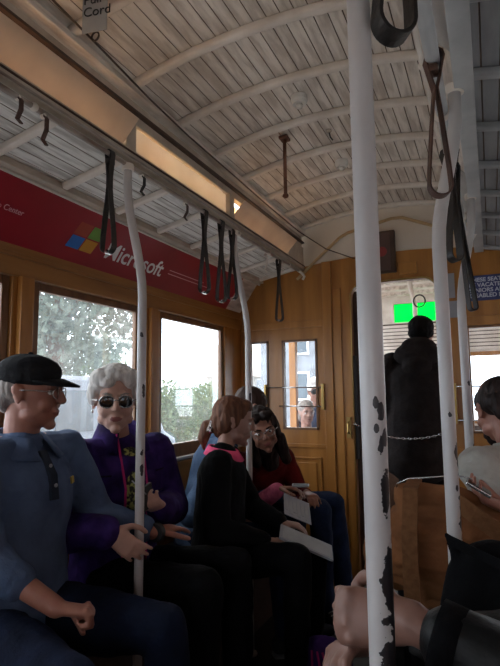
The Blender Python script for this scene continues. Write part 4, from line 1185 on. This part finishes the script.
# ---- adult in denim shirt against the wall
m4 = person('adult in denim shirt with short dark hair, leaning behind the ponytailed girl', (-1.38, 2.36, 0.54), (-1.34, 2.52, 0.985), (0.80, 0.60, 0), (-1.255, 2.735, 1.130), (0.72, 0.66, -0.35),
    skin='skin', shw=0.19, vox=0.007,
    hands={'R': dict(w=(-1.10, 2.30, 0.63), d=(0.9, 0.3, -0.2), n=(0, 0, -1), t=(0, 1, 0), curl=0.4, el=(-1.30, 2.13, 0.66)),
           'L': dict(w=(-1.05, 2.70, 0.66), d=(0.9, -0.2, -0.2), n=(0, 0, -1), t=(0, -1, 0), curl=0.4, hint=(0, 0.4, -1))},
    legs={'R': dict(knee=(-0.93, 2.34, 0.57), ankle=(-0.92, 2.34, 0.12)), 'L': dict(knee=(-0.93, 2.50, 0.57), ankle=(-0.92, 2.50, 0.12))},
    top=('denim_shirt', 'denim', 0.014), sleeve=(0.95, 0.95), bottom=('trousers', 'jeans'))
hair(m4, 'hair_brown', [((0, -0.024, 0.040), (0.082, 0.100, 0.086)), ((0, -0.075, -0.01), (0.062, 0.038, 0.045))], amp=0.003)
collar(m4, 'denim', 0.064, 0.092, 0.022, -0.016, 22)

# ---- dark-haired woman leaning in
m5 = person('woman with long dark hair and glasses in a red top leaning towards the girl', (-1.33, 2.96, 0.54), (-1.16, 2.66, 0.88), (0.85, -0.52, 0), (-1.100, 2.525, 1.028), (0.50, -0.82, -0.20),
    skin='skin_tan', female=True, k=0.95, shw=0.165, vox=0.006, hroll=-0.28,
    hands={'R': dict(w=(-0.985, 2.45, 0.745), d=(0.8, 0.1, 0.05), n=(0, -0.3, -1), t=(0, 0.3, 1), curl=0.4, hint=(0, -0.3, -1)),
           'L': dict(w=(-0.90, 2.62, 0.70), d=(0.6, -0.7, 0.0), n=(0, 0, -1), t=(-1, 0, 0.2), curl=0.35, hint=(0.2, 0.4, -1))},
    legs={'R': dict(knee=(-0.86, 2.72, 0.60), ankle=(-0.84, 2.70, 0.12)), 'L': dict(knee=(-0.84, 2.92, 0.60), ankle=(-0.80, 2.94, 0.12))},
    top=('red_top', 'redtop', 0.014), sleeve=(0.97, 0.97), bottom=('trousers', 'jeans_blue'), brow='hair_dark')
hair(m5, 'hair_dark', [((0, -0.030, 0.042), (0.086, 0.100, 0.088)), ((0.074, -0.02, -0.01), (0.024, 0.050, 0.075)), ((-0.074, -0.02, -0.01), (0.024, 0.050, 0.075)), ((0, -0.08, -0.06), (0.078, 0.045, 0.11)),
    ((-0.080, -0.025, -0.08), (-0.085, 0.0, -0.20), 0.036, 0.030), ((0.080, -0.025, -0.08), (0.080, -0.01, -0.18), 0.034, 0.026), ((0, -0.07, -0.14), (0, -0.07, -0.22), 0.07, 0.05), ((0.03, 0.045, 0.086), (0.045, 0.035, 0.028)), ((-0.03, 0.045, 0.086), (0.045, 0.035, 0.028))], amp=0.006)
specs(m5, 'chrome', None, 'glasses', 0.024, 0.0018)
def sleeve_over(p, s_, m, name, a=0.15, b=0.97, r0=0.056, r1=0.042):
    A, E_, W = p['arm'][s_]; mb = MB().cap(E_.lerp(W, a), E_.lerp(W, b), r0 * p['k'], r1 * p['k'], 16)
    return mb.build(name, m, p['t'], voxel=0.006, sm=2)
sleeve_over(m5, 'R', 'pinkstripe', 'pink_sleeve', -0.1, 0.95)
sleeve_over(m5, 'L', 'blackcloth', 'dark_sleeve', 0.0, 0.85, 0.05, 0.04)

# ---- things held by the group
def sheet(name, label, cat, c, u, v, m, thick=0.004, parts=None):
    c, u, v = V(c), V(u), V(v); n_ = u.cross(v).normalized()
    t = thing(name, label, cat, c)
    MB().obox(c, u, v, n_ * thick / 2).build('cover', m, t, bevel=0.0008)
    return t, c, u, v, n_
t, c, u, v, n_ = sheet('folded_map', 'open folded map with grey print held by the dark-haired woman', 'map', (-0.85, 2.34, 0.685), (0.055, 0.025, -0.025), (-0.03, 0.075, 0.03), 'paper', 0.003)
mb = MB()
for k_ in range(6):
    a = -0.8 + 0.3 * k_
    mb.obox(c + n_ * (0.0022 if n_.z > 0 else -0.0022) + u * a, u * 0.11, v * (0.8 if k_ % 2 else 0.55), n_ * 0.0004)
mb.build('print_block', 'greycard', t)
t, c, u, v, n_ = sheet('tablet', 'thin silver tablet held by the ponytailed girl', 'tablet', (-0.720, 2.08, 0.615), (0.095, 0.045, -0.045), (-0.02, 0.06, 0.01), 'paper', 0.009)
MB().obox(c + n_ * (0.005 if n_.z > 0 else -0.005), u * 0.9, v * 0.86, n_ * 0.0006).build('screen', 'greycard', t)
t = thing('small_phone', 'small pale phone in the pink-sleeved hand', 'phone', (-0.89, 2.46, 0.765))
MB().obox((-0.875, 2.465, 0.768), (0.040, 0.012, 0.0), (-0.006, 0.02, 0.002), (0, 0, 0.004)).build('case', 'paper', t, bevel=0.002)
MB().obox((-0.875, 2.465, 0.7725), (0.034, 0.010, 0.0), (-0.005, 0.017, 0.002), (0, 0, 0.0006)).build('screen', 'black', t)

# ---- standing man in the doorway, seen from behind
m6 = person('man in dark hooded coat and black hat standing in the doorway, back turned', (-0.475, 3.80, 0.93), (-0.455, 3.82, 1.455), (-0.06, 1, 0), (-0.428, 3.84, 1.625), (0.10, 1, -0.05),
    skin='skin_tan', shw=0.185, vox=0.007, girth=1.2,
    hands={'L': dict(w=(-0.60, 4.02, 1.00), d=(0.2, 0.8, -0.2), n=(1, 0, 0), t=(0, 0, 1), curl=0.5, el=(-0.665, 3.80, 1.10)),
           'R': dict(w=(-0.32, 4.05, 1.02), d=(0, 0.8, -0.2), n=(-1, 0, 0), t=(0, 0, 1), curl=0.5, el=(-0.245, 3.82, 1.12))},
    legs={'R': dict(knee=(-0.34, 3.84, 0.50), ankle=(-0.33, 3.80, 0.09)), 'L': dict(knee=(-0.54, 3.84, 0.50), ankle=(-0.55, 3.80, 0.09))},
    top=('coat', 'charcoal', 0.035), sleeve=(0.97, 0.97), bottom=('trousers', 'blackcloth'), hem=0.16, sleeve_r=1.2, brow='hair_dark')
hair(m6, 'blackcloth', [((0, -0.018, 0.048), (0.090, 0.106, 0.082)), ((0, -0.024, 0.005), (0.090, 0.104, 0.055))], 'knit_hat', amp=0.004)
hd = MB(); hd.ell(V((-0.455, 3.735, 1.470)), (0.160, 0.080, 0.090)); hd.ell(V((-0.445, 3.765, 1.530)), (0.120, 0.090, 0.070)); hd.ell(V((-0.455, 3.69, 1.39)), (0.10, 0.05, 0.09))
o = hd.build('hood', 'charcoal', m6['t'], voxel=0.008, sm=4); wrinkle(o, 0.008, 14)

# ---- man in the white shirt on the right bench, seen from the side and behind
m7 = person('man in white shirt with dark thinning hair leaning over at the right edge', (0.17, 2.02, 0.55), (0.070, 2.05, 1.02), (-0.72, 0.70, 0), (0.020, 2.13, 1.148), (-0.45, 0.86, -0.30),
    skin='skin_ruddy', shw=0.19, vox=0.006,
    hands={'L': dict(w=(0.045, 1.62, 0.890), d=(-0.85, -0.15, 0.32), n=(0.2, 0.1, 0.9), t=(0.1, 0.9, 0.2), curl=0.45, el=(0.09, 1.80, 0.78)),
           'R': dict(w=(-0.10, 2.25, 0.70), d=(-0.8, -0.3, -0.1), n=(0, 0, -1), t=(0, -1, 0), curl=0.4, hint=(0.2, 0.5, -1))},
    legs={'L': dict(knee=(-0.26, 1.86, 0.56), ankle=(-0.28, 1.86, 0.12)), 'R': dict(knee=(-0.26, 2.10, 0.56), ankle=(-0.28, 2.12, 0.12))},
    top=('white_shirt', 'whiteshirt', 0.016), sleeve=(0.86, 0.9), bottom=('trousers', 'blackcloth'), brow='hair_dark', sleeve_r=1.15)
hair(m7, 'hair_dark', [((0, -0.040, 0.020), (0.081, 0.078, 0.058)), ((0, -0.075, -0.02), (0.062, 0.038, 0.050)), ((0.070, -0.02, 0.030), (0.014, 0.050, 0.040)), ((-0.070, -0.02, 0.030), (0.014, 0.050, 0.040)), ((0, -0.05, 0.06), (0.074, 0.065, 0.052))], amp=0.002)
hair(m7, 'hair_dark', [((0, 0.064, -0.094), (0.034, 0.028, 0.024)), ((0.03, 0.045, -0.082), (0.02, 0.03, 0.018)), ((-0.03, 0.045, -0.082), (0.02, 0.03, 0.018))], 'beard', amp=0.002)
collar(m7, 'whiteshirt', 0.068, 0.096, 0.030, -0.014, 22)
t = thing('phone', 'silver phone held out over the tan bag', 'phone', (-0.06, 1.60, 0.95))
MB().obox((-0.048, 1.595, 0.952), (0.030, 0.004, -0.018), (0.0, 0.030, 0.0), (0.002, 0, 0.004)).build('case', 'chrome', t, bevel=0.002)
MB().obox((-0.0455, 1.595, 0.957), (0.027, 0.0036, -0.0162), (0.0, 0.026, 0.0), (0.0005, 0, 0.001)).build('screen', 'lens', t)

# ---- tan canvas bag
t = thing('canvas_bag', 'tan canvas bag with webbing straps behind the second right pole', 'bag', (-0.08, 1.64, 0.6))
mb = MB()
mb.loft([((-0.30, 1.66, 0.72), 0.10, 0.09), ((-0.22, 1.66, 0.76), 0.125, 0.17), ((-0.08, 1.66, 0.76), 0.13, 0.165), ((0.03, 1.66, 0.74), 0.12, 0.14), ((0.08, 1.66, 0.73), 0.08, 0.10)], (0, 1, 0), 26)
mb.cap((-0.25, 1.62, 0.91), (-0.10, 1.62, 0.915), 0.038, 0.03); mb.cap((-0.10, 1.62, 0.915), (0.06, 1.62, 0.85), 0.03, 0.03)
bg_ = mb.build('bag_body', 'tan', t, voxel=0.006, sm=5); wrinkle(bg_, 0.016, 9, (0.6, 1, 1.8)); wrinkle(bg_, 0.005, 30, (0.5, 1, 1.6))
for x in (-0.225,):
    MB().ribbon([(x, 1.515, 0.60), (x, 1.500, 0.72), (x, 1.508, 0.84), (x, 1.56, 0.945), (x, 1.66, 0.955)], 0.042, 0.006, (1, 0, 0)).build('strap', 'tan2', t, bevel=0.001)
MB().ribbon([(-0.12, 1.54, 0.94), (-0.06, 1.505, 0.90), (0.03, 1.50, 0.84), (0.10, 1.52, 0.80)], 0.045, 0.006, (0, 0, 1)).build('strap', 'tan2', t, bevel=0.001)
MB().tube([(-0.275, 1.62, 0.915), (-0.268, 1.60, 0.950), (-0.235, 1.59, 0.968), (-0.10, 1.59, 0.985), (-0.065, 1.59, 0.978), (-0.045, 1.60, 0.945)], 0.0020, 8).build('wire_handle', 'chrome', t, smooth=True)

# ---- neighbour in black leather jacket, clasped hands in the foreground
m8 = person('person in black leather jacket with clasped hands in the near right corner', (0.26, 0.62, 0.56), (0.24, 0.64, 1.08), (-0.9, 0.42, 0), (0.245, 0.66, 1.26), (-0.8, 0.6, -0.1),
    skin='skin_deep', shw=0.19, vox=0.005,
    hands={'L': dict(w=(-0.128, 0.80, 0.895), d=(-0.95, 0.08, -0.10), n=(-0.1, 0.9, -0.35), t=(0, 0.3, 1), curl=[0.95, 1.0, 1.0, 1.0], el=(0.13, 0.76, 0.830), k=1.12),
           'R': dict(w=(-0.190, 0.93, 0.800), d=(-0.55, -0.80, 0.15), n=(0.0, -0.5, -0.5), t=(-0.2, 0.1, 0.9), curl=[0.6, 0.65, 0.7, 0.75], el=(0.02, 0.98, 0.80), k=1.05)},
    legs={'L': dict(knee=(-0.22, 0.74, 0.70), ankle=(-0.50, 1.00, 0.50), toe=(-0.7, 0.5, -0.2)), 'R': dict(knee=(-0.22, 0.98, 0.58), ankle=(-0.26, 1.00, 0.12), toe=(-1, 0.2, 0))},
    top=('leather_jacket', 'jacket', 0.012), sleeve=(0.78, 0.85), bottom=('trousers', 'blackcloth'), sleeve_r=1.3)
hair(m8, 'hair_brown', [((0, -0.03, 0.042), (0.083, 0.098, 0.084)), ((0, -0.078, -0.02), (0.064, 0.040, 0.055))])
for s_ in 'LR':
    a, e, w = m8['arm'][s_]; q = e.lerp(w, 0.80); d_ = (w - e).normalized()
    MB().tube([q - d_ * 0.02, q + d_ * 0.012], 0.050, 22, caps=True).build('cuff', 'blackcloth', m8['t'], smooth=True)
# black cloth bag on the bench between them
t = thing('black_shoulder_bag', 'black cloth bag with a pointed corner in front of the tan bag', 'bag', (-0.02, 1.15, 0.5))
mb = MB(); mb.loft([((0.02, 1.20, 0.48), 0.16, 0.08), ((0.02, 1.20, 0.70), 0.165, 0.085), ((0.03, 1.20, 0.86), 0.13, 0.06)], (1, 0, 0), 24)
mb.cap((-0.06, 1.19, 0.84), (-0.105, 1.19, 0.925), 0.03, 0.006)
o = mb.build('bag_body', 'blackcloth', t, voxel=0.006, sm=3); wrinkle(o, 0.01, 12)
MB().ribbon([(-0.10, 1.18, 0.915), (0.0, 1.13, 0.89), (0.12, 1.12, 0.90), (0.16, 1.14, 0.84)], 0.02, 0.004, (0, 0, 1)).build('strap', 'blackcloth', t)
# violet bag on the floor by the girl's feet
t = thing('violet_backpack', 'violet bag with magenta cords on the floor by the girl\'s shoes', 'bag', (-0.64, 2.08, 0.0))
mb = MB(); mb.loft([((-0.63, 2.02, 0.08), 0.13, 0.09), ((-0.63, 2.02, 0.22), 0.10, 0.075)], (1, 0, 0), 20)
o = mb.build('bag_body', 'violet', t, voxel=0.008, sm=3); wrinkle(o, 0.008, 14)
for q in range(3):
    MB().tube([(-0.66 + q * 0.02, 1.945, 0.27), (-0.655 + q * 0.03, 1.93, 0.22), (-0.66 + q * 0.04, 1.925, 0.16)], 0.004, 6).build('cord', 'magenta', t, smooth=True)

# ---- two people on the platform seen through the bulkhead window
m9 = person('person in white hood and dark glasses outside beyond the bulkhead window', (-1.40, 4.52, 0.56), (-1.42, 4.50, 1.06), (0.5, -0.85, 0), (-1.415, 4.48, 1.225), (0.35, -0.93, -0.05),
    skin='skin', shw=0.18, vox=0.009, female=True,
    hands={'R': dict(w=(-1.40, 4.22, 0.74), d=(0.6, -0.5, -0.2), n=(0, 0, -1), t=(0, 1, 0), curl=0.3), 'L': dict(w=(-1.22, 4.36, 0.74), d=(0.3, -0.8, -0.2), n=(0, 0, -1), t=(-1, 0, 0), curl=0.3)},
    legs={'R': dict(knee=(-1.25, 4.12, 0.57), ankle=(-1.22, 4.08, 0.10)), 'L': dict(knee=(-1.06, 4.22, 0.57), ankle=(-1.04, 4.18, 0.10))},
    top=('blue_jacket', 'jeans_blue', 0.02), bottom=('trousers', 'jeans'))
hair(m9, 'white', [((0, -0.03, 0.045), (0.092, 0.104, 0.092)), ((0, 0.015, 0.085), (0.075, 0.065, 0.045)), ((0, -0.06, -0.06), (0.09, 0.06, 0.08))], 'hood', amp=0.003)
specs(m9, 'black', 'lens', 'sunglasses', 0.027, 0.003)

m10 = person('small light-haired child in a pink top on the platform beside the white-hooded person', (-1.36, 4.02, 0.54), (-1.36, 4.00, 0.92), (0.4, -0.9, 0), (-1.352, 3.99, 1.06), (0.6, -0.8, -0.1),
    skin='skin_pale', k=0.78, shw=0.16, vox=0.009,
    hands={'R': dict(w=(-1.32, 3.78, 0.66), d=(0.5, -0.5, -0.2), n=(0, 0, -1), t=(0, 1, 0), curl=0.3), 'L': dict(w=(-1.18, 3.90, 0.66), d=(0.3, -0.8, -0.2), n=(0, 0, -1), t=(-1, 0, 0), curl=0.3)},
    legs={'R': dict(knee=(-1.26, 3.74, 0.54), ankle=(-1.24, 3.70, 0.22)), 'L': dict(knee=(-1.12, 3.82, 0.54), ankle=(-1.10, 3.78, 0.22))},
    top=('pink_top', 'pinkstripe', 0.016), bottom=('trousers', 'jeans'), brow='hair_light')
hair(m10, 'hair_grey', [((0, -0.03, 0.045), (0.086, 0.100, 0.086)), ((0, -0.06, -0.05), (0.08, 0.05, 0.07))], amp=0.003)

# ================================================================ OUTSIDE
struct(MB().box((-40, -30, -0.62), (40, 60, -0.60)).build('ground', 'street'))
struct(MB().box((-9.5, -30, -0.60), (-4.2, 60, -0.48)).build('sidewalk', 'walk'))
def leafy(name, label, cat, blobs, nleaf, size, m, trunk=None, group=None, seed=1):
    rnd = random.Random(seed)
    c0 = trunk[0] if trunk else blobs[0][0]
    t = thing(name, label, cat, (c0[0], c0[1], -0.5), group)
    mb = MB()
    tot = sum(b[1][0] * b[1][2] for b in blobs)
    for c, r in blobs:
        for _ in range(int(nleaf * r[0] * r[2] / tot)):
            while True:
                p = V((rnd.uniform(-1, 1), rnd.uniform(-1, 1), rnd.uniform(-1, 1)))
                if 0.45 < p.length < 1: break
            q = V((c[0] + p.x * r[0], c[1] + p.y * r[1], c[2] + p.z * r[2]))
            a = V((rnd.uniform(-1, 1), rnd.uniform(-1, 1), rnd.uniform(-1, 1))).normalized()
            b = a.cross(V((rnd.uniform(-1, 1), rnd.uniform(-1, 1), rnd.uniform(-1, 1)))).normalized()
            s = size * rnd.uniform(0.6, 1.4)
            mb.add([q - a * s, q + b * s * 0.5, q + a * s, q - b * s * 0.5], [(0, 1, 2, 3)])
    mb.build('foliage', m, t, fix=False)
    if trunk:
        a, b = V(trunk[0]), V(trunk[1]); tb = MB().tube([a, a.lerp(b, 0.6) + V((0.1, 0.05, 0)), b], [0.16, 0.11, 0.07], 10)
        for c, r in blobs[:5]:
            tb.tube([a.lerp(b, 0.55), a.lerp(b, 0.8).lerp(V(c), 0.4), V(c)], [0.07, 0.05, 0.02], 8)
        tb.build('trunk', 'bark', t, smooth=True)
    return t
leafy('street_tree', 'leafy silvery tree filling the window behind the grey-haired woman', 'tree',
      [((-8.2, 7.2, 3.4), (1.7, 1.7, 1.4)), ((-8.6, 9.0, 3.0), (1.6, 1.7, 1.4)), ((-7.8, 8.2, 4.5), (1.6, 1.6, 1.2)), ((-8.0, 9.6, 4.0), (1.3, 1.4, 1.1)), ((-8.3, 7.9, 2.2), (1.4, 1.4, 0.7)), ((-8.2, 6.2, 4.4), (1.2, 1.3, 1.0))],
      9000, 0.10, 'foliage2', ((-8.2, 8.0, -0.5), (-8.2, 8.0, 4.0)), seed=2)
leafy('street_tree', 'second tree farther left, seen through the first window', 'tree',
      [((-8.5, 3.0, 3.4), (1.6, 1.6, 1.3)), ((-8.2, 1.8, 3.0), (1.4, 1.5, 1.2)), ((-8.4, 3.6, 4.4), (1.3, 1.3, 1.0))], 4500, 0.10, 'foliage2', ((-8.4, 2.7, -0.5), (-8.4, 2.7, 3.6)), seed=3)
hb = []
for k in range(7):
    hb.append(((-9.6 + 0.15 * (k % 2), 11.2 + k * 1.05, (0.55, 0.35, 0.5)[k % 3] + (0.75 if k == 0 else 0)), (0.9, 0.85, 1.15)))
leafy('hedge', 'rounded green hedge outside the window beside the girl', 'hedge', hb, 14000, 0.075, 'foliage', seed=5)
# pale gabled house
t = thing('house', 'pale house with a tan gabled roof beyond the hedge', 'house', (-17, 34, -0.5))
MB().box((-17.6, 31, -0.5), (-14.6, 40, 2.4)).build('house_wall', 'housewall', t)
MB().prism([(-18.3, 2.3), (-13.9, 2.3), (-17.4, 4.6)], 30.4, 40.6).build('roof', 'roof', t)
for y in (33, 36, 39):
    f_ = MB().box((-14.64, y - 0.6, 0.6), (-14.56, y + 0.6, 2.2)).build('window_frame', 'white', t)
    MB().box((-14.58, y - 0.5, 0.7), (-14.54, y + 0.5, 2.1)).build('window_glass', 'vanglass', f_)
# parked van
t = thing('parked_van', 'pale blue-grey van parked outside between the two passengers', 'van', (-5.9, 5.3, -0.6))
mb = MB().prism([(4.0, -0.25), (7.9, -0.25), (7.9, 0.45), (7.55, 0.60), (7.0, 1.45), (4.1, 1.50), (4.0, 1.3)], -6.9, -5.1, 'x')
mb.build('van_body', 'van', t, bevel=0.06, smooth=False)
for (a, b) in ((4.25, 4.95), (5.05, 5.75), (5.85, 6.7)):
    MB().prism([(a, 0.72), (b, 0.72), (b - 0.03, 1.28), (a + 0.03, 1.28)], -5.105, -5.085, 'x').build('side_window', 'vanglass', t)
for y in (4.7, 7.1):
    w = MB().tube([(-5.25, y, -0.27), (-5.05, y, -0.27)], 0.33, 24).build('wheel', 'rubber', t, bevel=0.02)
    MB().tube([(-5.06, y, -0.27), (-5.03, y, -0.27)], 0.18, 18).build('hub_cap', 'chrome', w)

# brick building added out of view on the right to cut the daylight
t = thing('daylight_blocker', 'dark brick building added unseen right of the car to block daylight', 'building', (7.5, 2, -0.6))
mb = MB(); mb.box((5.2, -14, -0.6), (9, 13, 9)); mb.build('blocker_wall', mat('brick', (0.14, 0.07, 0.05), 0.9, (0.10, 0.05, 0.04), 5), t)
for k in range(6):
    for z in (0.6, 4.2):
        f_ = MB().box((5.12, -12 + k * 4.2, z), (5.25, -10.2 + k * 4.2, z + 2.0)).build('window_frame', 'white', t)
        MB().box((5.10, -11.9 + k * 4.2, z + 0.1), (5.14, -10.3 + k * 4.2, z + 1.9)).build('window_glass', 'vanglass', f_)

t = thing('street_building', 'tall blue-grey building far down the street seen through the bulkhead window', 'building', (-9.3, 27, -0.6))
MB().box((-11.4, 26, -0.6), (-7.0, 33, 9)).build('building_wall', mat('bluegrey_wall', (0.20, 0.22, 0.25), 0.9, (0.14, 0.15, 0.17), 2), t)
for k in range(3):
    for z in (0.8, 3.2, 5.8):
        f_ = MB().box((-11.0 + k * 1.4, 25.94, z), (-10.0 + k * 1.4, 26.02, z + 1.5)).build('window_frame', 'white', t)
        MB().box((-10.9 + k * 1.4, 25.92, z + 0.1), (-10.1 + k * 1.4, 25.95, z + 1.4)).build('window_glass', 'vanglass', f_)
